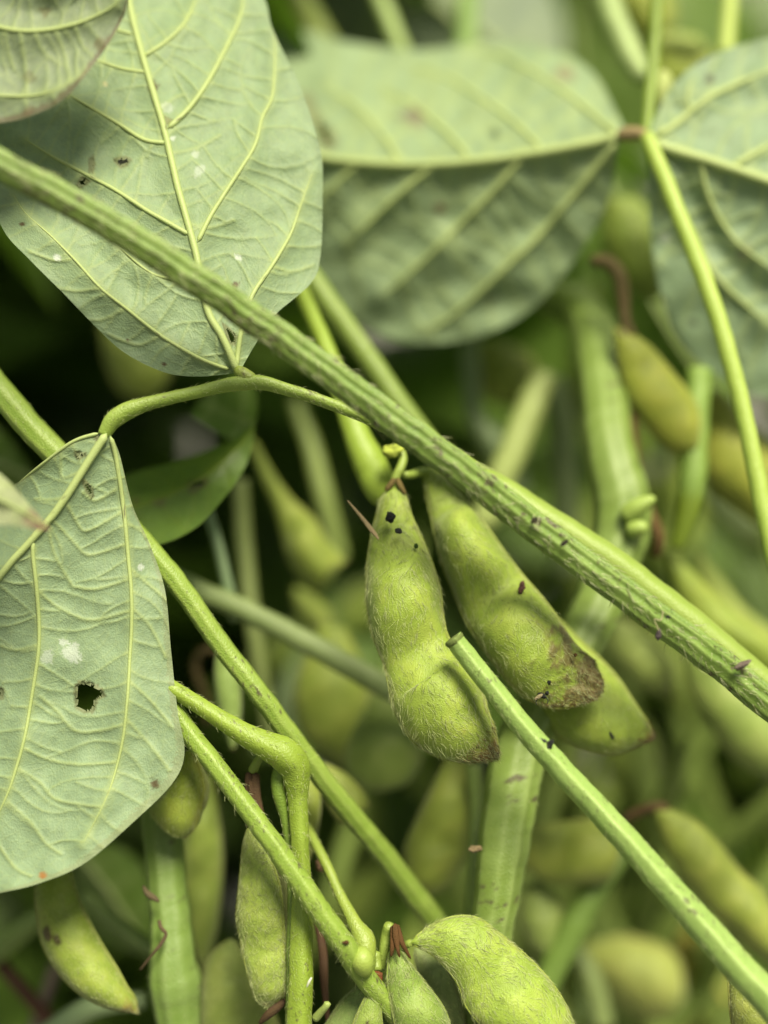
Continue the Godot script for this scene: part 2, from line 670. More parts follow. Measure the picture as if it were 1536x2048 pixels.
			if pts.size() > 3:
				# even out the depth along the vein
				for turn_ in 3:
					var z := pts.map(func(q): return q[2])
					for i in range(1, pts.size() - 1):
						pts[i][2] = (z[i - 1] + z[i] * 2.0 + z[i + 1]) * 0.25
				var made := tube(e[0], pts, mats.vein, root if e[0] == "midrib" else rib_node, vein_col, {"origin": origin, "sides": 10, "step": o.get("vein_step", 9.0), "round": true, "dirt": o.get("vein_dirt", 0.0), "pale": vein_col * 1.12, "seed": e[2]})
				if e[0] == "midrib":
					rib_node = made.node
	return root


func _ready() -> void:
	rng.seed = 4711
	# camera, focused on the hairy pods
	var cam := Camera3D.new()
	cam.name = "camera"
	cam.transform = Transform3D(turn, EYE)
	cam.fov = rad_to_deg(2.0 * atan(0.09 / FOCUS))
	cam.near = 0.02
	cam.far = 120.0
	var lens := CameraAttributesPhysical.new()
	lens.frustum_focal_length = 40.0
	lens.frustum_focus_distance = FOCUS + 0.003
	lens.exposure_aperture = 2.35
	cam.attributes = lens
	add_child(cam)
	cam.current = true
	cam.fov = rad_to_deg(2.0 * atan(0.09 / FOCUS))
	# overcast sky, a soft sun high up
	var env := Environment.new()
	var sky_mat := ProceduralSkyMaterial.new()
	sky_mat.sky_top_color = Color(0.95, 0.95, 0.93)
	sky_mat.sky_horizon_color = Color(0.42, 0.43, 0.41)
	sky_mat.sky_curve = 0.6
	sky_mat.ground_bottom_color = Color(0.16, 0.17, 0.12)
	sky_mat.ground_horizon_color = Color(0.3, 0.31, 0.26)
	sky_mat.sky_energy_multiplier = 0.46
	var sky := Sky.new()
	sky.sky_material = sky_mat
	env.background_mode = Environment.BG_SKY
	env.sky = sky
	env.tonemap_mode = Environment.TONE_MAPPER_LINEAR
	env.tonemap_exposure = 4.9
	env.sdfgi_enabled = true
	env.ssao_enabled = true
	env.ssil_enabled = true
	var world := WorldEnvironment.new()
	world.name = "world_environment"
	world.environment = env
	add_child(world)
	var sun := DirectionalLight3D.new()
	sun.name = "sun"
	sun.light_color = Color(1.0, 0.96, 0.86)
	sun.light_energy = 0.5
	sun.light_angular_distance = 22.0
	sun.shadow_enabled = true
	sun.sky_mode = DirectionalLight3D.SKY_MODE_LIGHT_ONLY
	add_child(sun)
	sun.look_at_from_position(Vector3(0.22, 1.0, 0.34), Vector3.ZERO, Vector3.RIGHT)

	fine.seed = 3
	fine.frequency = 0.35
	fine.fractal_octaves = 3
	blotch.seed = 8
	blotch.frequency = 0.3
	blotch.fractal_octaves = 2
	cells.seed = 5
	cells.noise_type = FastNoiseLite.TYPE_CELLULAR
	cells.cellular_return_type = FastNoiseLite.RETURN_DISTANCE2_SUB
	cells.cellular_distance_function = FastNoiseLite.DISTANCE_EUCLIDEAN
	cells.frequency = 0.027
	cells.fractal_type = FastNoiseLite.FRACTAL_NONE
	small_cells.seed = 6
	small_cells.noise_type = FastNoiseLite.TYPE_CELLULAR
	small_cells.cellular_return_type = FastNoiseLite.RETURN_DISTANCE2_SUB
	small_cells.cellular_distance_function = FastNoiseLite.DISTANCE_EUCLIDEAN
	small_cells.frequency = 0.055
	small_cells.fractal_type = FastNoiseLite.FRACTAL_NONE

	material("leaf", 0.55, 0.4, 0.010, 130.0, 0.3)
	material("vein", 0.5, 0.4, 0.006, 160.0)
	material("pod", 0.5, 0.42, 0.014, 140.0, 0.0, 0.3)
	material("stem", 0.42, 0.45, 0.012, 120.0)
	material("dry", 0.8, 0.25, 0.02, 150.0)
	material("hair", 0.45, 0.5, 0.0, 1.0, 0.6)
	material("upper_leaf", 0.4, 0.5, 0.012, 110.0, 0.7)
	material("soil", 0.95, 0.2, 0.0)

	ground()
	leaves()
	stems()
	pods()
	far_plants()
	debris()
	crop_mass()


func ground() -> void:
	var n := 90
	var v := PackedVector3Array()
	var c := PackedColorArray()
	for i in n + 1:
		for j in n + 1:
			var x := (float(j) / n - 0.5)
			var z := (float(i) / n - 0.5)
			var p := Vector3(signf(x) * pow(absf(x) * 2.0, 3.0) * 45.0, 0, signf(z) * pow(absf(z) * 2.0, 3.0) * 45.0 - 0.7)
			var b := blotch.get_noise_2d(p.x * 30.0, p.z * 30.0)
			p.y = 0.015 * b
			v.append(p)
			c.append(Color(0.15, 0.15, 0.132) * (1.0 + 0.35 * b))
	var m: StandardMaterial3D = mats.soil
	var t := NoiseTexture2D.new()
	t.width = 512
	t.height = 512
	t.seamless = true
	var nz := FastNoiseLite.new()
	nz.seed = 21
	nz.frequency = 0.02
	nz.fractal_octaves = 5
	t.noise = nz
	m.heightmap_enabled = true
	m.heightmap_texture = t
	m.heightmap_scale = 1.2
	m.uv1_triplanar = true
	m.uv1_scale = Vector3.ONE * 4.0
	var o := part("ground", sheet(v, c, n + 1, n + 1, false), m, self)
	o.set_meta("kind", "structure")
	o.set_meta("label", "bare grey brown soil far below and behind the plants")


func leaves() -> void:
	var rust := Color(0.075, 0.048, 0.02)
	var white := Color(0.55, 0.60, 0.55)
	leaf("bean_leaf", "large pale leaf underside hanging at the upper left behind the thick diagonal stem",
		[[476, 745, 2], [445, 675, 1], [415, 620, 1], [390, 500, 3], [357, 380, 6], [330, 265, 10], [305, 180, 13], [272, 65, 18], [257, 0, 21], [235, -110, 26], [200, -260, 32]],
		[[472, 746, 2], [400, 753, 1], [330, 745, 0], [250, 706, -1], [190, 652, -1], [130, 590, -1], [62, 522, 0], [8, 462, 2], [-20, 380, 5], [-30, 240, 10], [10, 60, 18], [80, -100, 26], [200, -260, 32]],
		[[480, 742, 2], [510, 690, 3], [548, 632, 5], [622, 566, 9], [641, 510, 11], [645, 400, 13], [641, 300, 14], [602, 177, 18], [546, 60, 22], [530, 0, 24], [480, -100, 28], [200, -260, 32]],
		[
			[[[395, 485], [425, 425], [480, 340], [510, 290], [525, 235], [545, 190], [550, 100], [545, 62]], 10, 5],
			[[[335, 258], [380, 215], [415, 165], [450, 100], [480, 35], [488, -20]], 12, 7],
			[[[284, 114], [330, 85], [370, 45], [395, -10]], 10, 6],
			[[[472, 738], [482, 665], [505, 590], [545, 530], [580, 470], [605, 400], [625, 345]], 11, 5],
			[[[347, 305], [390, 297], [440, 270]], 6, 3],
			[[[545, 533], [585, 543], [628, 530]], 6, 4],
			[[[380, 470], [300, 425], [230, 380], [165, 345], [100, 310], [45, 275]], 10, 6],
			[[[336, 286], [290, 280], [240, 250], [190, 220], [130, 185]], 10, 6],
			[[[296, 145], [245, 138], [185, 118]], 8, 5],
			[[[268, 70], [225, 58]], 8, 5],
			[[[462, 738], [440, 733], [390, 712], [320, 670], [250, 615], [200, 575], [150, 520], [100, 470], [50, 425], [25, 385]], 8, 4],
			[[[384, 572], [350, 560], [300, 545], [230, 488]], 7, 4],
			[[[145, 516], [110, 521], [58, 502]], 4, 3],
			[[[200, 576], [150, 582], [92, 570]], 4, 3],
			[[[250, 617], [200, 640], [132, 633]], 4, 3],
			[[[320, 671], [275, 690], [215, 668]], 4, 2],
			[[[372, 445], [420, 455], [468, 440]], 4, 3],
			[[[318, 222], [350, 195], [372, 190]], 4, 3],
		],
		{"step": 3.2, "twist": 0.5, "quilt": 0.9, "net": 0.17, "wave": 1.2, "rib_start": 15.0, "rib_end": 12.0, "vein_dirt": 0.03,
		"col": Color(0.208, 0.292, 0.158), "spots": [[304, 172, 12, rust], [470, 570, 9, rust], [400, 340, 12, white, 0.35], [475, 515, 7, white, 0.6], [115, 515, 10, white, 0.8], [335, 215, 12, white, 0.3], [328, 728, 5, rust], [345, 276, 5, white, 0.6], [390, 310, 8, white, 0.35], [45, 448, 6, rust], [255, 680, 4, rust], [210, 168, 6, Color(0.4, 0.4, 0.2)]],
		"holes": [[[178, 318], [186, 313], [189, 328], [186, 342], [178, 341]], [[229, 317], [250, 313], [262, 319], [253, 331], [242, 335], [231, 325]], [[327, 232], [345, 240], [336, 249], [329, 242]], [[163, 352], [181, 362], [161, 376], [154, 370]], [[444, 645], [462, 660], [472, 672], [470, 690], [458, 686], [452, 668]]]})
	leaf("bean_leaf", "greyish leaf with a thin brown margin filling the top left corner",
		[[-350, 60, -4], [-200, -40, -7], [0, -120, -9], [140, -150, -10], [275, -130, -10]],
		[[-350, 60, -4], [-300, -150, -6], [-100, -280, -10], [100, -260, -11], [275, -130, -10]],
		[[-350, 60, -4], [-260, 200, -8], [-100, 255, -11], [0, 246, -12], [60, 232, -12], [130, 196, -12], [200, 112, -11], [243, 42, -10], [256, 0, -10], [275, -130, -10]],
		[
			[[[-190, -45], [-100, 20], [0, 55], [70, 62], [150, 48], [215, 20], [246, -8]], 12, 6],
			[[[-280, 20], [-180, 120], [-80, 175], [0, 191], [75, 190], [130, 170], [176, 141]], 9, 4],
			[[[-60, -100], [30, -30], [110, -10], [170, -60]], 8, 4],
			[[[150, 52], [165, 90], [186, 112]], 4, 3],
			[[[70, 64], [85, 100], [122, 130]], 4, 3],
			[[[10, 60], [18, 110], [30, 140]], 4, 3],
			[[[110, 60], [130, 110], [140, 160]], 3, 2],
			[[[40, 62], [50, 120], [55, 185]], 3, 2],
		],
		{"step": 4.5, "twist": 1.2, "col": Color(0.172, 0.22, 0.13), "edge_col": Color(0.105, 0.08, 0.045), "edge": 0.7, "quilt": 0.9, "net": 0.2,
		"holes": [[[80, 17], [102, 19], [90, 34]]], "spots": [[60, 155, 14, Color(0.12, 0.12, 0.05), 0.5], [200, 85, 14, Color(0.12, 0.095, 0.045), 0.6], [58, 222, 12, Color(0.12, 0.09, 0.045), 0.7]]})
	leaf("bean_leaf", "pale leaf with a large ragged hole hanging down the lower left edge",
		[[214, 866, 0], [182, 915, 0], [138, 985, 0], [96, 1043, 0], [65, 1078, 0], [0, 1152, 1], [-60, 1250, 3], [-110, 1450, 4], [-150, 1820, 6]],
		[[210, 865, 0], [165, 878, 1], [120, 904, 2], [62, 948, 6], [0, 990, 14], [-80, 1060, 30], [-170, 1200, 40], [-220, 1450, 30], [-150, 1820, 6]],
		[[218, 865, 0], [238, 905, 2], [265, 1010, 5], [300, 1090, 5], [330, 1180, 4], [342, 1300, 3], [355, 1420, 1], [369, 1505, 0], [345, 1566, -1], [270, 1641, -3], [170, 1726, -5], [80, 1766, -6], [0, 1786, -5], [-150, 1820, 6]],
		[
			[[[221, 872], [232, 915], [242, 980], [250, 1045], [256, 1110], [262, 1175], [263, 1250], [259, 1325], [252, 1430], [240, 1505], [215, 1590], [165, 1690]], 10, 5],
			[[[200, 866], [146, 883], [86, 927], [34, 968]], 8, 5],
			[[[67, 1080], [66, 1110], [73, 1175], [78, 1250], [77, 1300], [67, 1370], [50, 1470], [25, 1560], [5, 1610], [-30, 1680]], 9, 6],
			[[[80, 1393], [110, 1418], [150, 1461], [200, 1461], [250, 1448]], 6, 4],
			[[[50, 1498], [100, 1520], [160, 1529], [235, 1524]], 6, 4],
			[[[40, 1540], [80, 1565], [115, 1600], [200, 1614]], 6, 4],
			[[[17, 1605], [65, 1650], [90, 1685], [122, 1708]], 6, 5],
			[[[-10, 1680], [30, 1735], [62, 1752]], 5, 4],
			[[[252, 1438], [300, 1490], [338, 1540]], 4, 3],
			[[[256, 1360], [300, 1400], [345, 1455]], 4, 3],
			[[[257, 1134], [312, 1181], [336, 1204]], 4, 3],
			[[[263, 1215], [300, 1252], [332, 1315]], 4, 3],
			[[[261, 1157], [193, 1178], [146, 1173]], 4, 3],
			[[[247, 1090], [180, 1110], [154, 1092]], 4, 3],
			[[[243, 1024], [177, 1061], [156, 1048], [133, 1003]], 4, 3],
			[[[260, 1222], [182, 1240], [117, 1215], [79, 1183]], 4, 3],
			[[[232, 980], [190, 1001], [165, 985]], 3, 2],
			[[[154, 1092], [125, 1060], [104, 1040]], 4, 3],
			[[[146, 1173], [110, 1110], [98, 1060]], 3, 3],
			[[[78, 1290], [30, 1300], [0, 1290]], 4, 3],
			[[[250, 1045], [280, 1060], [292, 1075]], 3, 2],
			[[[130, 995], [100, 1000], [70, 998]], 3, 2],
			[[[165, 940], [125, 955], [122, 910]], 3, 2],
		],
		{"step": 3.0, "twist": 0.15, "quilt": 0.8, "net": 0.16, "rib_start": 17.0, "rib_end": 8.0, "vein_dirt": 0.02, "wave": 1.0,
		"col": Color(0.213, 0.3, 0.168), "edge_col": Color(0.2, 0.2, 0.09), "spots": [[310, 1568, 10, rust], [193, 872, 8, rust, 0.6], [178, 921, 5, rust, 0.6], [142, 1306, 20, white, 0.5], [92, 1315, 14, white, 0.35], [128, 1285, 9, white, 0.5], [85, 1752, 8, Color(0.3, 0.13, 0.03)], [282, 1134, 7, white, 0.6]],
		"holes": [[[150, 1376], [160, 1362], [185, 1367], [200, 1377], [210, 1392], [193, 1400], [188, 1422], [168, 1425], [152, 1415]], [[151, 902], [169, 906], [172, 912], [159, 917], [152, 912]], [[167, 958], [174, 964], [183, 976], [187, 990], [182, 997], [172, 980], [166, 967]], [[-6, 1374], [7, 1380], [6, 1394], [-6, 1400]]]})
	leaf("bean_leaf", "small pale leaf tip with a brown point poking in from the left edge",
		[[-160, 940, -24], [-60, 975, -24], [20, 1010, -22], [100, 1058, -18]],
		[[-160, 940, -24], [-90, 915, -20], [-30, 930, -18], [10, 955, -18], [55, 1005, -18], [100, 1057, -18]],
		[[-160, 940, -24], [-110, 1030, -24], [-40, 1050, -23], [20, 1050, -22], [60, 1058, -20], [100, 1060, -18]],
		[[[[-60, 975], [-10, 965], [30, 975]], 5, 3]],
		{"step": 4.0, "rib_start": 7.0, "rib_end": 4.0, "col": Color(0.30, 0.34, 0.19), "spots": [[98, 1058, 34, Color(0.16, 0.07, 0.06)], [66, 1040, 22, Color(0.17, 0.09, 0.07), 0.6]], "quilt": 0.4})
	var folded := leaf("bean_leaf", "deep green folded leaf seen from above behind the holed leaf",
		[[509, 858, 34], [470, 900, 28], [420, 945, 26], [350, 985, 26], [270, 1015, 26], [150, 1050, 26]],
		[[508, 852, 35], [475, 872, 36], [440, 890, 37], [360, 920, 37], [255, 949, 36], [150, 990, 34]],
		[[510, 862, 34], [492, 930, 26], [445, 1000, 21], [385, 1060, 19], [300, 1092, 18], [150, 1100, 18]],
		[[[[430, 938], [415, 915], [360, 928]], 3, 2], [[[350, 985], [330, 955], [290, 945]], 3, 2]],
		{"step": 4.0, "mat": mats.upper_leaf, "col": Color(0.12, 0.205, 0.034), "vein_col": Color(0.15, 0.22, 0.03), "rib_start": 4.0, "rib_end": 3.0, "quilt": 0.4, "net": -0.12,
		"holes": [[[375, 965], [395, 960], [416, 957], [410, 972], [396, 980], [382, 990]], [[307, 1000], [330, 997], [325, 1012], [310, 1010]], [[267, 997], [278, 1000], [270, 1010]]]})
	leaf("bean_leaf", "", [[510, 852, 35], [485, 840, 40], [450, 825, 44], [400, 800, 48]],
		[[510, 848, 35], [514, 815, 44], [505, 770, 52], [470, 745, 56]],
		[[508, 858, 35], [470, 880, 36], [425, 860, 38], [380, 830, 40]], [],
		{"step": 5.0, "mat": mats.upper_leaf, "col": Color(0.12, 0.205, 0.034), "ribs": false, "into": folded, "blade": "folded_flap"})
	leaf("bean_leaf", "wide leaf folded along its midrib, bright above and dark below, at the upper middle",
		[[1240, 272, 44], [1130, 295, 46], [1000, 316, 49], [850, 329, 52], [700, 322, 55], [560, 300, 59], [420, 280, 63]],
		[[1240, 268, 44], [1250, 258, 46], [1228, 215, 56], [1190, 150, 66], [1130, 106, 74], [1050, 88, 80], [960, 85, 84], [860, 98, 84], [790, 97, 84], [680, 80, 86], [550, 56, 90], [440, 140, 84], [420, 280, 63]],
		[[1240, 276, 44], [1216, 400, 50], [1162, 500, 55], [1082, 600, 60], [992, 660, 63], [880, 686, 65], [780, 676, 66], [690, 622, 66], [620, 540, 66], [520, 420, 66], [420, 280, 63]],
		[
			[[[1233, 268], [1193, 235], [1143, 195], [1068, 145], [993, 108], [930, 100]], 13, 7],
			[[[1083, 297], [1028, 245], [968, 200], [893, 155], [818, 130]], 12, 7],
			[[[938, 315], [898, 270], [863, 240], [818, 205], [760, 180]], 12, 7],
			[[[800, 325], [765, 270], [720, 220], [650, 170]], 11, 6],
			[[[1233, 285], [1138, 400], [1068, 480], [983, 560], [893, 640], [833, 662]], 14, 8],
			[[[1043, 316], [988, 380], [918, 450], [843, 525], [768, 590]], 13, 7],
			[[[868, 330], [818, 370], [768, 415], [690, 490]], 13, 7],
			[[[720, 325], [670, 370], [620, 430]], 11, 6],
		],
		{"step": 7.0, "twist": 0.8, "col": Color(0.23, 0.315, 0.17), "rib_start": 20.0, "rib_end": 13.0, "quilt": 1.3, "net": 0.2, "net_size": 1.2, "wave": 2.0,
		"spots": [[830, 230, 26, Color(0.16, 0.13, 0.09), 0.8], [1130, 148, 18, Color(0.2, 0.15, 0.1), 0.6], [990, 268, 12, Color(0.07, 0.1, 0.05)], [880, 412, 12, Color(0.12, 0.06, 0.04), 0.8], [983, 598, 12, Color(0.05, 0.06, 0.03), 0.8]],
		"holes": [[[602, 180], [622, 190], [638, 234], [664, 260], [672, 286], [661, 297], [643, 294], [625, 247], [607, 208]]]})
	leaf("bean_leaf", "pale veined leaf cut by the right edge behind a bright leaf stalk",
		[[1299, 279, 38], [1330, 294, 38], [1420, 322, 37], [1536, 362, 36], [1700, 430, 36], [1900, 520, 40]],
		[[1298, 276, 38], [1308, 240, 40], [1350, 166, 42], [1420, 112, 44], [1536, 76, 46], [1700, 60, 48], [1850, 200, 46], [1900, 520, 40]],
		[[1298, 283, 38], [1296, 370, 42], [1303, 480, 44], [1320, 580, 46], [1356, 672, 48], [1430, 748, 50], [1536, 797, 50], [1680, 800, 50], [1820, 720, 48], [1900, 520, 40]],
		[
			[[[1310, 272], [1349, 250], [1383, 221], [1422, 193], [1475, 167], [1545, 138]], 15, 10],
			[[[1464, 334], [1500, 312], [1545, 286]], 14, 10],
			[[[1304, 292], [1345, 390], [1396, 486], [1417, 530], [1448, 570], [1487, 606], [1545, 655]], 14, 9],
			[[[1400, 318], [1420, 400], [1470, 480], [1545, 540]], 10, 7],
			[[[1330, 390], [1318, 450], [1322, 530]], 6, 4],
			[[[1383, 221], [1375, 190], [1385, 160]], 7, 4],
		],
		{"step": 6.5, "twist": 0.4, "col": Color(0.2, 0.285, 0.165), "rib_start": 22.0, "rib_end": 16.0, "quilt": 1.2, "net": 0.22, "net_size": 1.0, "wave": 1.8,
		"spots": [[1420, 158, 13, Color(0.06, 0.07, 0.04)], [1330, 598, 9, Color(0.07, 0.09, 0.05)], [1385, 645, 10, Color(0.07, 0.09, 0.05)], [1330, 475, 12, Color(0.4, 0.46, 0.36)], [1488, 505, 16, Color(0.25, 0.2, 0.14), 0.5]]})
	leaf("bean_leaf", "far grey green leaf out of focus at the top between two slanting stalks",
		[[760, -120, 190], [850, -20, 190], [960, 70, 190], [1100, 200, 190]],
		[[760, -120, 190], [600, 0, 200], [640, 120, 205], [850, 260, 200], [1100, 200, 190]],
		[[760, -120, 190], [900, -160, 200], [1080, -60, 205], [1130, 80, 200], [1100, 200, 190]],
		[[[[850, -20], [760, 40], [720, 120]], 14, 8]], {"step": 18.0, "raster": 18.0, "col": Color(0.17, 0.22, 0.15), "quilt": 1.0, "rib_start": 24.0})
	leaf("bean_leaf", "far pale green leaf out of focus at the lower right behind the cut stalk",
		[[1260, 1400, 210], [1330, 1520, 205], [1420, 1640, 205], [1560, 1760, 210]],
		[[1260, 1400, 210], [1240, 1560, 215], [1330, 1720, 220], [1450, 1790, 220], [1560, 1760, 210]],
		[[1260, 1400, 210], [1360, 1400, 215], [1470, 1500, 220], [1560, 1640, 220], [1560, 1760, 210]],
		[[[[1330, 1520], [1400, 1500], [1440, 1520]], 14, 8]], {"step": 18.0, "raster": 18.0, "col": Color(0.20, 0.27, 0.17), "quilt": 1.0, "rib_start": 24.0})
	leaf("bean_leaf", "far dull green leaf out of focus at the right below the olive pod",
		[[1390, 930, 200], [1440, 1000, 200], [1500, 1060, 205], [1600, 1110, 215]],
		[[1390, 930, 200], [1370, 1020, 210], [1420, 1110, 215], [1500, 1125, 215], [1600, 1110, 215]],
		[[1390, 930, 200], [1470, 920, 205], [1560, 980, 210], [1620, 1060, 215], [1600, 1110, 215]],
		[], {"step": 18.0, "raster": 18.0, "col": Color(0.16, 0.215, 0.12), "quilt": 1.0, "rib_start": 20.0})
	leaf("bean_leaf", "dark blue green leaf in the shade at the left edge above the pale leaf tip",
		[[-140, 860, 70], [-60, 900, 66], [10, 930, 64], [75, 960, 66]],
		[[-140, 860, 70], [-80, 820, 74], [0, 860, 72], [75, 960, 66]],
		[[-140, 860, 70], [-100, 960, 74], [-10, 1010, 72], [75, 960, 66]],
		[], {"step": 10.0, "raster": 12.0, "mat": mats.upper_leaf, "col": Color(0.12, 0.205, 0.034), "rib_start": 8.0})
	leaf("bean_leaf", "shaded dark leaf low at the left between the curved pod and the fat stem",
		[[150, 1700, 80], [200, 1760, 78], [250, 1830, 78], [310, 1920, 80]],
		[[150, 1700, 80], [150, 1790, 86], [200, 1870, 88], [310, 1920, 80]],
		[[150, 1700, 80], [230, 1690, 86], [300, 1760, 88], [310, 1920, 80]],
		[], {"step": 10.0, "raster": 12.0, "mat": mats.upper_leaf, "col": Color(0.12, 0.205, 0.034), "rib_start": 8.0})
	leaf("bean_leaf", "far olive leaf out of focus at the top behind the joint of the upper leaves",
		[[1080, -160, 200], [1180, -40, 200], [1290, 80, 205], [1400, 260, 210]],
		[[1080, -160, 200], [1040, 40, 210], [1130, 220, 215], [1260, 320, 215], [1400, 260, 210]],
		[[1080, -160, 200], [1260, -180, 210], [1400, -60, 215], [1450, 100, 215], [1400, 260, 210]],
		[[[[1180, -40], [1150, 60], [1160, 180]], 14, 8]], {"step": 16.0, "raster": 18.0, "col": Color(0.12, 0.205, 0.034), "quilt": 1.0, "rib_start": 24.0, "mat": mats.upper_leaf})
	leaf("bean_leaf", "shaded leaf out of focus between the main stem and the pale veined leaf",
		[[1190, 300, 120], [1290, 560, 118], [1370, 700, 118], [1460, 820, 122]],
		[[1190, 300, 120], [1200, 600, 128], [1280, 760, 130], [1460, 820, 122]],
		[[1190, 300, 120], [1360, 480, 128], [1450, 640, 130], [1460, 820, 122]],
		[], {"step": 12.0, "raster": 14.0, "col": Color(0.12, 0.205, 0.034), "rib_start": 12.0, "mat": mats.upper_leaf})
	leaf("bean_leaf", "yellowing leaf out of focus near the bottom right corner",
		[[1330, 1860, 130], [1400, 1930, 126], [1460, 2010, 126], [1500, 2120, 130]],
		[[1330, 1860, 130], [1320, 1980, 134], [1380, 2090, 136], [1500, 2120, 130]],
		[[1330, 1860, 130], [1430, 1870, 134], [1510, 1980, 136], [1500, 2120, 130]],
		[], {"step": 12.0, "raster": 14.0, "col": Color(0.33, 0.29, 0.045), "vein_col": Color(0.36, 0.33, 0.08), "rib_start": 14.0})


func stems() -> void:
	var g := Color(0.105, 0.18, 0.026)
	var group := "green stems and leaf stalks"
	stem("stem", "thick ribbed stem crossing the whole view from upper left to lower right", "stem",
		[[-120, 262, -22, 27], [0, 328, -20, 27.5], [200, 437, -17, 27.5], [400, 564, -14, 28], [560, 672, -11, 28], [720, 790, -9, 28], [900, 922, -7, 28], [1060, 1046, -4, 28], [1200, 1149, -3, 28], [1320, 1237, -2, 28], [1400, 1296, -1, 28], [1474, 1353, 0, 28], [1536, 1404, 0, 29], [1680, 1520, 2, 30]],
		g, {"sides": 56, "step": 4.0, "ribs": 9, "rib": 0.2, "dirt": 0.2, "pale": Color(0.22, 0.32, 0.075), "seed": 0.7, "hairs": 1700, "long": 2.0, "lift": 0.3, "wide": 0.075, "light": Color(0.5, 0.52, 0.3), "group": group, "dark_share": 0.2})
	stem("stem", "smooth pale stem running close behind the thick ribbed stem at the right", "stem",
		[[850, 886, 16, 24], [930, 938, 16, 25], [1010, 984, 16, 26], [1100, 1042, 15, 27], [1240, 1134, 14, 28], [1400, 1258, 13, 28], [1500, 1344, 13, 28], [1620, 1440, 13, 29]],
		Color(0.21, 0.3, 0.05), {"sides": 28, "ribs": 4, "rib": 0.03, "group": group, "pale": Color(0.27, 0.36, 0.08)})
	stem("stem", "straight stem coming in at the left edge and passing behind the holed leaf", "stem",
		[[-90, 668, 12, 28], [0, 782, 11, 28], [110, 905, 10, 27], [225, 1020, 9, 25], [345, 1155, 8, 22], [450, 1300, 8, 21], [530, 1402, 8, 21], [647, 1560, 13, 21], [765, 1705, 22, 22], [870, 1842, 30, 24], [960, 1950, 36, 24]],
		Color(0.17, 0.265, 0.035), {"sides": 36, "step": 4.0, "ribs": 7, "rib": 0.05, "dirt": 0.05, "pale": Color(0.25, 0.34, 0.07), "seed": 2.1, "hairs": 500, "long": 1.0, "group": group})
	stem("stem", "hairy green stem crossing in front of the hanging flat pod", "stem",
		[[320, 1385, 6, 21], [388, 1478, 4, 20], [481, 1598, 1, 20], [586, 1745, -1, 22], [682, 1882, -1, 23], [722, 1945, 2, 22], [800, 2040, 6, 22]],
		Color(0.175, 0.27, 0.035), {"sides": 36, "step": 4.0, "ribs": 6, "rib": 0.045, "dirt": 0.04, "pale": Color(0.24, 0.34, 0.06), "seed": 4.4, "hairs": 800, "long": 1.3, "lift": 0.6, "group": group, "dark_share": 0.15})
	var cut := stem("stem", "bright square stalk with a cut end resting against the middle pod", "stem",
		[[907, 1277, -1, 19], [914, 1285, -1, 18], [930, 1306, -1, 19], [1000, 1396, -2, 20], [1080, 1491, -3, 22], [1180, 1600, -4, 24], [1280, 1709, -6, 26], [1400, 1846, -8, 29], [1536, 1998, -11, 32], [1640, 2115, -13, 33]],
		Color(0.21, 0.33, 0.075), {"sides": 40, "step": 4.0, "ribs": 4, "rib": 0.12, "dirt": 0.05, "pale": Color(0.30, 0.43, 0.12), "seed": 1.3, "hairs": 800, "long": 1.1, "lift": 0.3, "group": group, "dark_share": 0.25})
	tube("cut_rim", [[905.5, 1275, -1, 17], [907, 1277, -1, 20], [910, 1281, -1, 20], [913, 1285, -1, 18]], mats.dry, cut, Color(0.13, 0.17, 0.05), {"sides": 24, "step": 2.0, "ribs": 4, "rib": 0.12, "dirt": 0.25, "seed": 1.3, "roam": 0.0})
	stem("leaf_stalk", "thin stalk arching between the upper left leaf and the holed leaf", "leaf stalk",
		[[208, 870, 1, 13], [214, 858, 1, 15], [228, 838, 1, 18], [258, 820, 1, 18], [300, 806, 1, 14], [400, 782, 1, 13], [478, 766, 1, 15], [520, 765, 1, 15], [560, 774, 1, 13], [640, 800, 1, 12], [720, 830, 0, 12], [800, 868, 0, 12]],
		Color(0.17, 0.255, 0.035), {"sides": 24, "step": 4.0, "ribs": 3, "rib": 0.05, "dirt": 0.05, "hairs": 400, "long": 0.8, "lift": 0.7, "group": group, "pale": Color(0.25, 0.34, 0.07)})
	stem("leaf_stalk", "short stubby stalk joining the upper left leaf to the arching stalk", "leaf stalk",
		[[470, 738, 1.5, 10], [484, 746, 1, 13], [498, 756, 1, 14], [510, 764, 1, 12]], Color(0.17, 0.22, 0.04), {"sides": 16, "step": 3.0, "dirt": 0.1, "round": true, "group": group})
	stem("stem", "blurred pale stalk slanting behind the narrow stem at left of centre", "stem",
		[[330, 1150, 42, 22], [370, 1168, 42, 22], [560, 1255, 40, 22], [770, 1372, 40, 24], [900, 1440, 42, 24]],
		Color(0.2, 0.27, 0.09), {"sides": 18, "group": group, "ribs": 5, "rib": 0.05, "pale": Color(0.28, 0.36, 0.14)})
	stem("leaf_stalk", "swollen elbow of a leaf stalk bending down above the hanging flat pod", "leaf stalk",
		[[300, 1345, 5, 15], [355, 1384, 4, 16], [420, 1424, 3, 17], [480, 1462, 3, 21], [530, 1489, 3, 27], [566, 1507, 3, 33], [588, 1531, 4, 31], [594, 1562, 4.5, 25], [596, 1600, 5, 20], [600, 1680, 5, 18], [604, 1760, 5.5, 18], [603, 1860, 5, 22], [602, 1960, 4, 24], [598, 2060, 4, 25], [596, 2150, 4, 25]],
		Color(0.19, 0.275, 0.03), {"sides": 32, "step": 4.0, "ribs": 4, "rib": 0.06, "dirt": 0.03, "pale": Color(0.25, 0.35, 0.05), "seed": 3.3, "hairs": 900, "long": 0.9, "lift": 0.6, "group": group, "dark_share": 0.15})
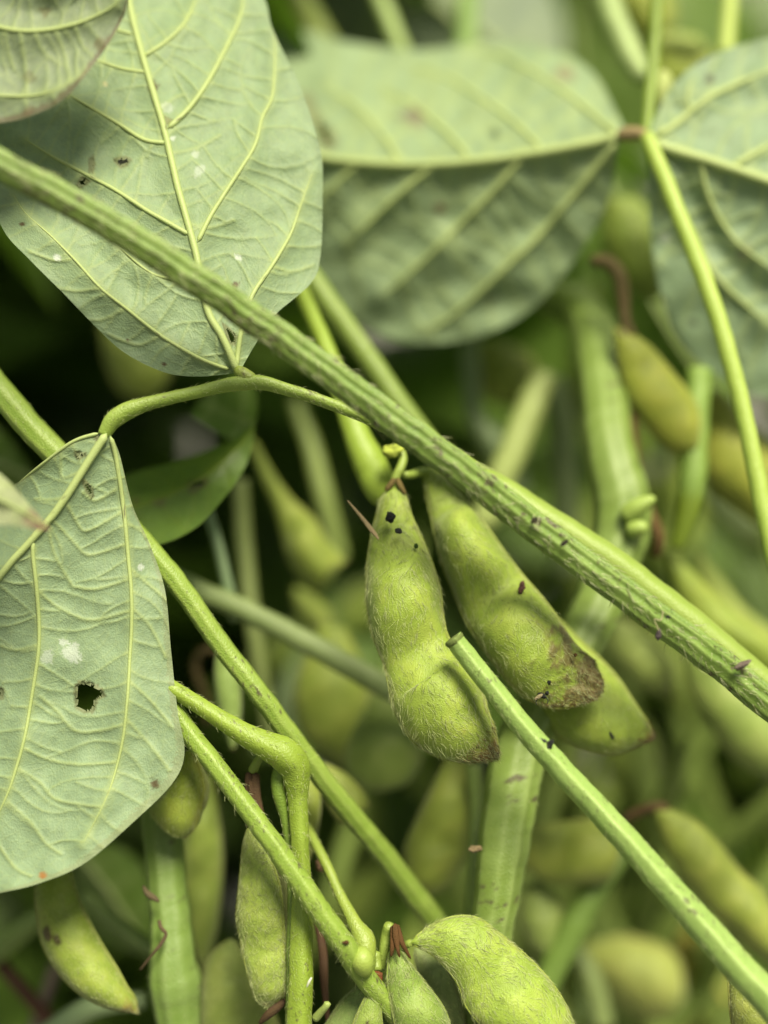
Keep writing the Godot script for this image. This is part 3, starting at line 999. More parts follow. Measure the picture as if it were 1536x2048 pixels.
	stem("leaf_stalk", "slim second stalk pressed against the left of the bent stalk", "leaf stalk",
		[[574, 1522, 5, 17], [560, 1552, 6, 17], [560, 1590, 6, 15], [572, 1640, 6.5, 11], [582, 1720, 7, 10], [584, 1820, 7, 10], [583, 1930, 6, 11], [582, 2060, 6, 12], [580, 2150, 6, 12]],
		Color(0.13, 0.205, 0.03), {"sides": 16, "step": 5.0, "dirt": 0.05, "hairs": 250, "long": 0.5, "group": group})
	stem("main_stem", "fat ridged stem with a swollen joint standing at the lower left", "stem",
		[[318, 1560, 24, 38], [322, 1640, 24, 40], [332, 1760, 22, 40], [342, 1860, 20, 42], [346, 1920, 19, 46], [348, 1962, 19, 53], [352, 2010, 19, 48], [358, 2080, 19, 42], [362, 2180, 19, 42]],
		Color(0.134, 0.215, 0.0407), {"sides": 36, "step": 5.0, "ribs": 9, "rib": 0.06, "dirt": 0.10, "pale": Color(0.18, 0.26, 0.075), "seed": 5.2, "hairs": 300, "long": 0.6, "group": group})
	var main := stem("main_stem", "stout main stem zigzagging down behind the two big pods", "stem",
		[[980, 540, 88, 30], [1090, 590, 82, 34], [1150, 616, 76, 42], [1188, 665, 66, 46], [1204, 760, 54, 48], [1220, 900, 42, 50], [1246, 1020, 38, 58], [1232, 1110, 36, 54], [1190, 1230, 32, 50], [1110, 1370, 26, 52], [1045, 1490, 21, 54], [1020, 1620, 18, 53], [1000, 1760, 16, 48], [984, 1880, 15, 41], [965, 2060, 15, 42]],
		Color(0.135, 0.205, 0.035), {"sides": 40, "step": 6.0, "ribs": 9, "rib": 0.055, "dirt": 0.05, "pale": Color(0.21, 0.29, 0.08), "seed": 6.1, "hairs": 500, "long": 0.6, "group": group})
	tube("bud", [[1248, 1035, 31, 22], [1275, 1015, 29, 19], [1302, 1000, 28, 11], [1312, 994, 28, 4]], mats.stem, main, Color(0.24, 0.33, 0.07), {"sides": 14, "step": 5.0, "round": true})
	tube("bud", [[1255, 1060, 31, 20], [1282, 1056, 29, 16], [1298, 1060, 29, 8]], mats.stem, main, Color(0.24, 0.33, 0.07), {"sides": 14, "step": 5.0, "round": true})
	stem("leaf_stalk", "bright leaf stalk running down the right side across the veined leaf", "leaf stalk",
		[[1294, 272, 36, 15], [1310, 310, 34, 16], [1340, 385, 31, 17], [1400, 535, 27, 18], [1445, 665, 24, 18], [1480, 795, 22, 18], [1510, 935, 20, 18], [1548, 1110, 18, 19], [1580, 1240, 18, 19]],
		Color(0.27, 0.38, 0.06), {"sides": 20, "ribs": 3, "rib": 0.04, "group": group, "pale": Color(0.33, 0.44, 0.09)})
	stem("leaf_stalk", "thin brown jointed stalk where the two upper leaves meet", "leaf stalk",
		[[1232, 272, 43, 9], [1255, 268, 42, 15], [1280, 268, 40, 13], [1298, 276, 38, 12]], Color(0.22, 0.17, 0.08), {"sides": 12, "step": 4.0, "round": true, "group": group})
	stem("leaf_stalk", "thin olive stalk dropping from the top edge to the joint of the upper leaves", "leaf stalk",
		[[1318, -60, 50, 15], [1312, 40, 48, 14], [1306, 130, 46, 14], [1296, 230, 42, 12], [1292, 268, 40, 11]],
		Color(0.15, 0.22, 0.03), {"sides": 14, "group": group})
	stem("leaf_stalk", "pale blurred stalk leaning toward the leaf joint at the top right", "leaf stalk",
		[[1200, -60, 75, 26], [1225, 30, 74, 26], [1262, 110, 72, 25], [1290, 165, 70, 18]],
		Color(0.27, 0.36, 0.13), {"sides": 14, "round": true, "group": group})
	stem("leaf_stalk", "upright bright stalk at the top edge above the veined leaf", "leaf stalk",
		[[1462, -60, 72, 16], [1458, 30, 70, 16], [1452, 110, 68, 17]],
		Color(0.33, 0.42, 0.09), {"sides": 14, "group": group})
	stem("leaf_stalk", "olive stalk leaning out of the top edge beside the large left leaf", "leaf stalk",
		[[565, -70, 120, 26], [600, 0, 120, 26], [640, 80, 116, 30], [700, 190, 116, 32]],
		Color(0.2, 0.26, 0.06), {"sides": 14, "group": group})
	stem("leaf_stalk", "narrow stalk slanting from the top edge to the wide folded leaf", "leaf stalk",
		[[735, -60, 100, 17], [765, 10, 100, 17], [800, 95, 98, 17], [840, 200, 98, 17]],
		Color(0.24, 0.33, 0.1), {"sides": 14, "group": group})
	stem("leaf_stalk", "short upright stalk at the top edge behind the middle of the folded leaf", "leaf stalk",
		[[938, -60, 110, 22], [934, 20, 110, 22], [930, 110, 110, 22]],
		Color(0.2, 0.31, 0.09), {"sides": 14, "group": group})
	stem("stem", "olive stalk passing under the folded leaf toward the thick ribbed stem", "stem",
		[[600, 520, 48, 20], [640, 580, 46, 22], [700, 665, 44, 23], [790, 795, 42, 23], [860, 890, 42, 23]],
		Color(0.15, 0.215, 0.04), {"sides": 18, "group": group, "ribs": 3, "rib": 0.05})
	stem("leaf_stalk", "glossy swollen stalk hanging just left of the top of the middle pod", "leaf stalk",
		[[592, 560, 40, 15], [628, 640, 34, 16], [655, 700, 30, 17], [685, 790, 26, 22], [710, 860, 24, 27], [738, 925, 23, 34], [758, 975, 23, 33], [768, 1010, 24, 20]],
		Color(0.2, 0.285, 0.035), {"sides": 24, "step": 6.0, "round": true, "group": group})
	stem("leaf_stalk", "upright blurred stalk in front of the olive pods near the right edge", "leaf stalk",
		[[1398, 740, 52, 24], [1392, 850, 50, 26], [1384, 960, 48, 27], [1372, 1040, 48, 24], [1355, 1100, 48, 14]],
		Color(0.17, 0.265, 0.05), {"sides": 16, "group": group, "end_at": 0.65, "end_col": Color(0.16, 0.23, 0.02)})
	stem("stem", "pale blurred stalk hanging straight below the folded leaf", "stem",
		[[938, 640, 92, 20], [942, 740, 92, 20], [950, 830, 90, 18], [1000, 900, 90, 30], [1040, 990, 90, 26]],
		Color(0.15, 0.21, 0.09), {"sides": 14, "group": group})
	stem("stem", "pale yellow green stalk leaning right in the blur above the thick stem", "stem",
		[[1095, 740, 80, 26], [1060, 820, 78, 30], [1015, 930, 76, 30], [960, 1060, 76, 28]],
		Color(0.26, 0.32, 0.1), {"sides": 14, "round": true, "group": group})
	stem("stem", "soft green upright stalk left of the main stem in the blur", "stem",
		[[1106, 760, 95, 22], [1122, 860, 95, 28], [1130, 980, 95, 28], [1136, 1150, 95, 28]],
		Color(0.19, 0.25, 0.1), {"sides": 14, "group": group})
	stem("leaf_stalk", "thin pale stalk dropping from the folded dark leaf", "leaf stalk",
		[[412, 1010, 44, 10], [436, 1090, 42, 11], [455, 1170, 42, 12], [470, 1240, 44, 11]],
		Color(0.22, 0.31, 0.16), {"sides": 10, "group": group})
	stem("leaf_stalk", "dim upright stalk behind the narrow stem left of the blurred pod", "leaf stalk",
		[[480, 960, 62, 17], [490, 1100, 62, 18], [508, 1260, 60, 18], [530, 1400, 60, 17], [545, 1480, 60, 17]],
		Color(0.17, 0.215, 0.0679), {"sides": 10, "group": group})
	stem("stem", "dim olive stalk slanting through the dark gap at left of the middle pod", "stem",
		[[590, 800, 95, 14], [625, 900, 92, 18], [650, 1000, 90, 20], [680, 1120, 90, 18]],
		Color(0.161, 0.215, 0.0537), {"sides": 10, "group": group})
	stem("stem", "dark slanting stalk behind the lower part of the cut stalk", "stem",
		[[1260, 1690, 58, 22], [1200, 1760, 56, 28], [1150, 1850, 55, 30], [1090, 1970, 55, 28], [1040, 2090, 55, 28]],
		Color(0.134, 0.215, 0.0403), {"sides": 14, "group": group})
	var bulb := stem("leaf_stalk", "green stalk ending in a bulb at the fork of the lower hairy stem", "leaf stalk",
		[[596, 1630, 24, 9], [628, 1682, 16, 10], [650, 1725, 12, 10], [680, 1790, 9, 11], [708, 1845, 6, 15], [726, 1880, 5, 24], [730, 1905, 4, 22], [728, 1925, 4, 25], [736, 1945, 5, 20]],
		Color(0.18, 0.26, 0.04), {"sides": 20, "step": 3.0, "round": true, "dirt": 0.03, "hairs": 350, "long": 0.5, "lift": 0.7, "group": group, "pale": Color(0.27, 0.34, 0.06)})
	tube("bulb", [[716, 1898, 1, 12], [721, 1908, 0, 20], [725, 1922, -0.5, 24], [730, 1938, 0, 18], [734, 1948, 1, 10]], mats.stem, bulb, Color(0.24, 0.32, 0.06), {"sides": 20, "step": 3.0, "round": true, "roam": 0.0})
	stem("leaf_stalk", "dim stalk entering at the left edge below the holed leaf", "leaf stalk",
		[[-60, 1945, 60, 22], [0, 1898, 58, 22], [60, 1850, 56, 21], [130, 1800, 56, 18]],
		Color(0.15, 0.22, 0.05), {"sides": 12, "group": group})
	stem("leaf_stalk", "dim stalk sloping from the curved pod to the fat stem", "leaf stalk",
		[[170, 1790, 48, 12], [220, 1832, 46, 15], [270, 1872, 42, 16], [330, 1915, 36, 16]],
		Color(0.147, 0.215, 0.0566), {"sides": 12, "group": group})
	stem("stem", "pale glossy stalk lying along the bottom edge under the curved pod", "stem",
		[[60, 2100, 46, 24], [130, 2045, 44, 24], [200, 2010, 42, 22], [290, 2000, 42, 16]],
		Color(0.2, 0.28, 0.13), {"sides": 14, "group": group})
	stem("leaf_stalk", "narrow green stalk standing beside the stout stem under the middle pod", "leaf stalk",
		[[948, 1530, 34, 16], [955, 1620, 34, 15], [950, 1740, 32, 18], [945, 1850, 32, 18]],
		Color(0.15, 0.215, 0.0537), {"sides": 12, "group": group})
	stem("leaf_stalk", "pale green stalk at the bottom right in the blur beside the bright round pod", "leaf stalk",
		[[1150, 1890, 78, 14], [1185, 1960, 76, 22], [1210, 2060, 76, 22]],
		Color(0.23, 0.3, 0.1), {"sides": 12, "round": true, "group": group})


func pods() -> void:
	var g := Color(0.215, 0.3, 0.035)
	pod("bean_pod", "plump hairy pod with two swellings hanging at the centre, its brown tip pointing right",
		[[783, 972, 15], [762, 1000, 14], [748, 1050, 13], [738, 1100, 12], [733, 1150, 12], [733, 1210, 11], [745, 1270, 10], [768, 1330, 9], [778, 1375, 8], [785, 1410, 8], [805, 1455, 7], [835, 1490, 7], [880, 1515, 7], [930, 1524, 7], [975, 1520, 7], [996, 1516, 7]],
		[[795, 972, 15], [808, 985, 14], [822, 1030, 13], [845, 1080, 12], [865, 1130, 12], [880, 1180, 11], [885, 1225, 10], [895, 1270, 9], [920, 1310, 9], [945, 1345, 8], [965, 1380, 8], [975, 1420, 7], [988, 1455, 7], [996, 1496, 7], [997, 1514, 7]],
		{"step": 4.0, "sides": 56, "thick": 15.0, "beans": [[0.10, 0.09, 12.0, 0.0], [0.34, 0.155, 62.0, -0.03], [0.70, 0.165, 56.0, 0.0]], "col": g, "brown": 0.13, "tip_hairs": 700, "hairs": 3960, "long": 1.6,
		"stalk": [[788, 976, 15, 11], [792, 955, 15, 9], [800, 938, 15, 9], [806, 918, 16, 9], [800, 900, 17, 9], [782, 895, 18, 9]], "calyx": [[[770, 982, 13, 4], [782, 968, 13, 6], [790, 955, 13, 4]], [[812, 990, 13, 3], [800, 970, 13, 6], [794, 955, 14, 4]]]})
	pod("bean_pod", "plump hairy pod right of centre ending in a crumbling blunt brown tip",
		[[846, 936, 22], [851, 980, 21], [862, 1030, 20], [872, 1080, 18], [885, 1130, 17], [905, 1180, 16], [930, 1240, 14], [960, 1290, 13], [990, 1330, 12], [1020, 1370, 11], [1060, 1400, 10], [1110, 1416, 10], [1150, 1411, 9], [1192, 1396, 9]],
		[[866, 936, 22], [905, 970, 21], [940, 1010, 20], [975, 1055, 18], [1010, 1105, 17], [1045, 1150, 16], [1080, 1190, 14], [1115, 1235, 13], [1140, 1275, 12], [1165, 1303, 11], [1186, 1320, 10], [1200, 1350, 9], [1206, 1376, 9], [1192, 1396, 9]],
		{"step": 4.0, "sides": 56, "thick": 16.0, "beans": [[0.06, 0.08, 8.0, 0.0], [0.30, 0.15, 66.0, -0.03], [0.63, 0.155, 62.0, 0.0]], "col": g, "brown": 0.03, "crust": 0.24, "tip_hairs": 1300, "tip_from": 0.2, "crust_side": -0.1, "hairs": 3300, "long": 1.4,
		"stalk": [[856, 942, 22, 10], [840, 944, 20, 9], [820, 950, 18, 8], [806, 950, 16, 8]]})
	pod("bean_pod", "rounded pod end peeping out behind the crumbling brown tip",
		[[1060, 1230, 24], [1055, 1330, 22], [1072, 1420, 20], [1120, 1475, 20], [1180, 1503, 19], [1240, 1508, 19], [1308, 1476, 19]],
		[[1110, 1230, 24], [1160, 1280, 23], [1205, 1322, 22], [1240, 1362, 21], [1273, 1412, 20], [1297, 1447, 19], [1309, 1474, 19]],
		{"step": 5.0, "sides": 44, "thick": 18.0, "beans": [[0.62, 0.26, 42.0, 0.0]], "col": g, "brown": 0.09, "tip_hairs": 300, "hairs": 1320, "long": 0.86})
	pod("bean_pod", "broad downy pod in focus at the bottom edge, brightest of the lower cluster",
		[[820, 1886, 3], [860, 1906, 3], [893, 1936, 2], [918, 1972, 2], [932, 2012, 2], [965, 2052, 2], [1025, 2098, 3], [1100, 2126, 4], [1180, 2126, 5]],
		[[824, 1880, 3], [865, 1849, 4], [910, 1833, 5], [955, 1836, 5], [992, 1862, 5], [1042, 1902, 5], [1092, 1952, 5], [1127, 2002, 5], [1148, 2050, 5], [1180, 2126, 5]],
		{"step": 4.0, "sides": 52, "thick": 16.0, "beans": [[0.26, 0.18, 18.0, 0.1], [0.62, 0.2, 38.0, -0.35]], "col": Color(0.23, 0.33, 0.04), "brown": 0.03, "hairs": 3740, "long": 1.4,
		"stalk": [[826, 1884, 3, 8], [800, 1896, 5, 8], [775, 1915, 6, 9]]})
	pod("bean_pod", "narrow pod with a dry brown cap pointing up at the bottom edge",
		[[784, 1890, 5], [777, 1922, 4], [776, 1972, 3], [790, 2048, 3], [804, 2130, 4], [850, 2200, 5]],
		[[798, 1888, 5], [819, 1926, 5], [852, 1968, 5], [886, 2014, 5], [902, 2064, 5], [900, 2130, 5], [860, 2200, 5]],
		{"step": 4.0, "sides": 44, "thick": 24.0, "beans": [[0.5, 0.2, 18.0, 0.0]], "col": Color(0.175, 0.265, 0.0424), "hairs": 1760, "long": 1.2,
		"stalk": [[782, 1846, 5, 13], [774, 1868, 6, 12], [768, 1900, 6, 11], [760, 1940, 7, 11]], "calyx": [[[792, 1848, 4, 6], [797, 1866, 3, 7], [806, 1890, 2, 5], [822, 1918, 2.4, 2]], [[786, 1850, 4, 6], [787, 1872, 3, 7], [785, 1896, 2, 5], [782, 1915, 2, 2]], [[790, 1846, 3.4, 5], [792, 1872, 2.4, 7], [796, 1900, 1.4, 4], [800, 1916, 1.6, 2]]], "calyx_col": Color(0.075, 0.04, 0.015)})
	pod("bean_pod", "shaded inner pod between the narrow capped pod and the broad downy pod",
		[[828, 1896, 14], [835, 1940, 13], [866, 2000, 12], [898, 2058, 12], [920, 2120, 12]], [[838, 1896, 14], [884, 1926, 13], [908, 1970, 12], [924, 2020, 12], [940, 2120, 12]],
		{"step": 5.0, "sides": 28, "thick": 14.0, "beans": [[0.5, 0.3, 8.0, 0.0]], "col": Color(0.199, 0.265, 0.0795), "hairs": 770, "long": 0.86, "dirt": 0.1})
	pod("bean_pod", "flat ridged pod with bristly edge at the bottom edge under the bulb",
		[[735, 1958, 11], [692, 1992, 10], [664, 2030, 10], [640, 2080, 10], [650, 2160, 11]], [[742, 1960, 11], [770, 1992, 10], [792, 2040, 9], [806, 2100, 9], [740, 2170, 10]],
		{"step": 5.0, "sides": 32, "thick": 18.0, "beans": [[0.5, 0.3, 8.0, 0.0]], "col": Color(0.18, 0.265, 0.0677), "hairs": 1430, "long": 0.79})
	pod("bean_pod", "slender pod with a brown neck hanging below the bulb",
		[[741, 1975, 4], [728, 2000, 3], [708, 2044, 3], [694, 2100, 3], [700, 2160, 3]], [[756, 1975, 4], [760, 2005, 3], [764, 2048, 3], [772, 2100, 3], [730, 2165, 3]],
		{"step": 4.0, "sides": 30, "thick": 14.0, "beans": [[0.5, 0.3, 6.0, 0.0]], "col": Color(0.19, 0.275, 0.045), "hairs": 660, "long": 0.65, "spots": [[0.36, -0.1, 0.05, 1.0], [0.36, -0.1, 0.05, -1.0]],
		"stalk": [[750, 1900, 5, 9], [752, 1925, 5, 11], [752, 1945, 4, 12]], "calyx": [[[752, 1940, 4, 12], [750, 1960, 4, 11], [744, 1985, 3.5, 6]], [[756, 1942, 3.6, 9], [757, 1965, 3.6, 7], [752, 1982, 3.6, 4]]], "calyx_col": Color(0.13, 0.05, 0.02)})
	pod("bean_pod", "long flat pod with a dry brown neck hanging beside the bent stalk",
		[[499, 1650, 9], [488, 1685, 10], [482, 1740, 10], [476, 1800, 10], [474, 1835, 10], [482, 1882, 10], [492, 1932, 9], [503, 1976, 9], [512, 2000, 9], [528, 2009, 8]],
		[[514, 1650, 9], [532, 1690, 8], [550, 1740, 7], [563, 1790, 7], [568, 1850, 7], [573, 1900, 7], [575, 1945, 7], [571, 1978, 7], [553, 2002, 8], [532, 2010, 8]],
		{"step": 4.0, "sides": 48, "thick": 10.0, "beans": [[0.42, 0.2, 11.0, 0.0], [0.78, 0.14, 8.0, 0.1]], "col": Color(0.225, 0.31, 0.045), "brown": 0.02, "hairs": 3300, "long": 1.2, "sway": 1.4,
		"stalk": [[530, 1500, 7, 7], [512, 1528, 8, 9], [504, 1546, 9, 11]], "calyx": [[[504, 1542, 9, 13], [500, 1580, 9, 12], [498, 1620, 9, 10], [497, 1655, 9, 5]], [[512, 1545, 8, 8], [512, 1590, 8, 10], [522, 1640, 8, 9], [534, 1680, 7, 3]], [[502, 1560, 8, 7], [508, 1610, 8, 9], [510, 1650, 8, 5]]], "calyx_col": Color(0.085, 0.055, 0.03)})
	pod("bean_pod", "dull brownish pod squeezed between the long flat pod and the bent stalk",
		[[518, 1660, 17], [555, 1760, 17], [565, 1850, 17], [562, 1950, 17], [572, 2000, 17]], [[545, 1660, 17], [582, 1760, 17], [592, 1860, 17], [588, 1960, 17], [574, 2002, 17]],
		{"step": 6.0, "sides": 24, "thick": 12.0, "beans": [[0.5, 0.3, 8.0, 0.0]], "col": Color(0.237, 0.265, 0.0837), "hairs": 330, "long": 0.79, "brown": 0.3})
	pod("bean_pod", "small ridged pod tip showing below the corner of the holed leaf",
		[[378, 1500, 13], [352, 1545, 16], [322, 1592, 18], [302, 1622, 18], [332, 1652, 17], [372, 1676, 15]], [[384, 1502, 11], [402, 1545, 12], [407, 1582, 12], [401, 1620, 12], [389, 1655, 13], [373, 1676, 15]],
		{"step": 4.0, "sides": 36, "thick": 26.0, "beans": [[0.5, 0.3, 18.0, 0.35]], "col": Color(0.225, 0.29, 0.035), "brown": 0.1, "hairs": 660, "long": 0.86})
	pod("bean_pod", "curved pod with a dark brown sore hanging at the lower left",
		[[88, 1715, 20], [72, 1770, 18], [73, 1830, 17], [82, 1880, 16], [108, 1932, 15], [152, 1982, 14], [205, 2012, 14], [277, 2028, 14]],
		[[135, 1715, 20], [155, 1790, 18], [182, 1850, 17], [211, 1900, 16], [236, 1940, 15], [252, 1970, 14], [270, 1997, 14], [278, 2028, 14]],
		{"step": 4.5, "sides": 44, "thick": 24.0, "beans": [[0.3, 0.2, 12.0, 0.0], [0.62, 0.22, 18.0, -0.1]], "col": Color(0.194, 0.265, 0.033), "brown": 0.11, "hairs": 1760, "long": 0.72, "spots": [[0.385, -0.62, 0.05, 1.0], [0.385, -0.62, 0.05, -1.0], [0.43, -0.35, 0.035, 1.0], [0.43, -0.35, 0.035, -1.0]]})
	pod("bean_pod", "dim fuzzy pod at the bottom edge between the fat stem and the long flat pod",
		[[455, 1880, 30], [422, 1912, 30], [406, 1962, 30], [400, 2060, 30], [430, 2160, 30]], [[470, 1880, 30], [500, 1920, 30], [526, 1962, 30], [542, 2010, 30], [560, 2080, 30], [520, 2160, 30]],
		{"step": 6.0, "sides": 32, "thick": 26.0, "beans": [[0.5, 0.3, 16.0, 0.0]], "col": Color(0.2, 0.265, 0.0517), "hairs": 770, "long": 0.86})
	pod("bean_pod", "dark downy pod cut off by the bottom right corner",
		[[1458, 1915, 4], [1458, 1980, 3], [1464, 2048, 3], [1490, 2150, 4], [1580, 2190, 5]], [[1476, 1915, 4], [1530, 1990, 3], [1590, 2060, 3], [1610, 2130, 4], [1590, 2190, 5]],
		{"step": 5.0, "sides": 36, "thick": 24.0, "beans": [[0.5, 0.3, 16.0, 0.0]], "col": Color(0.218, 0.265, 0.0473), "hairs": 990, "long": 0.86})


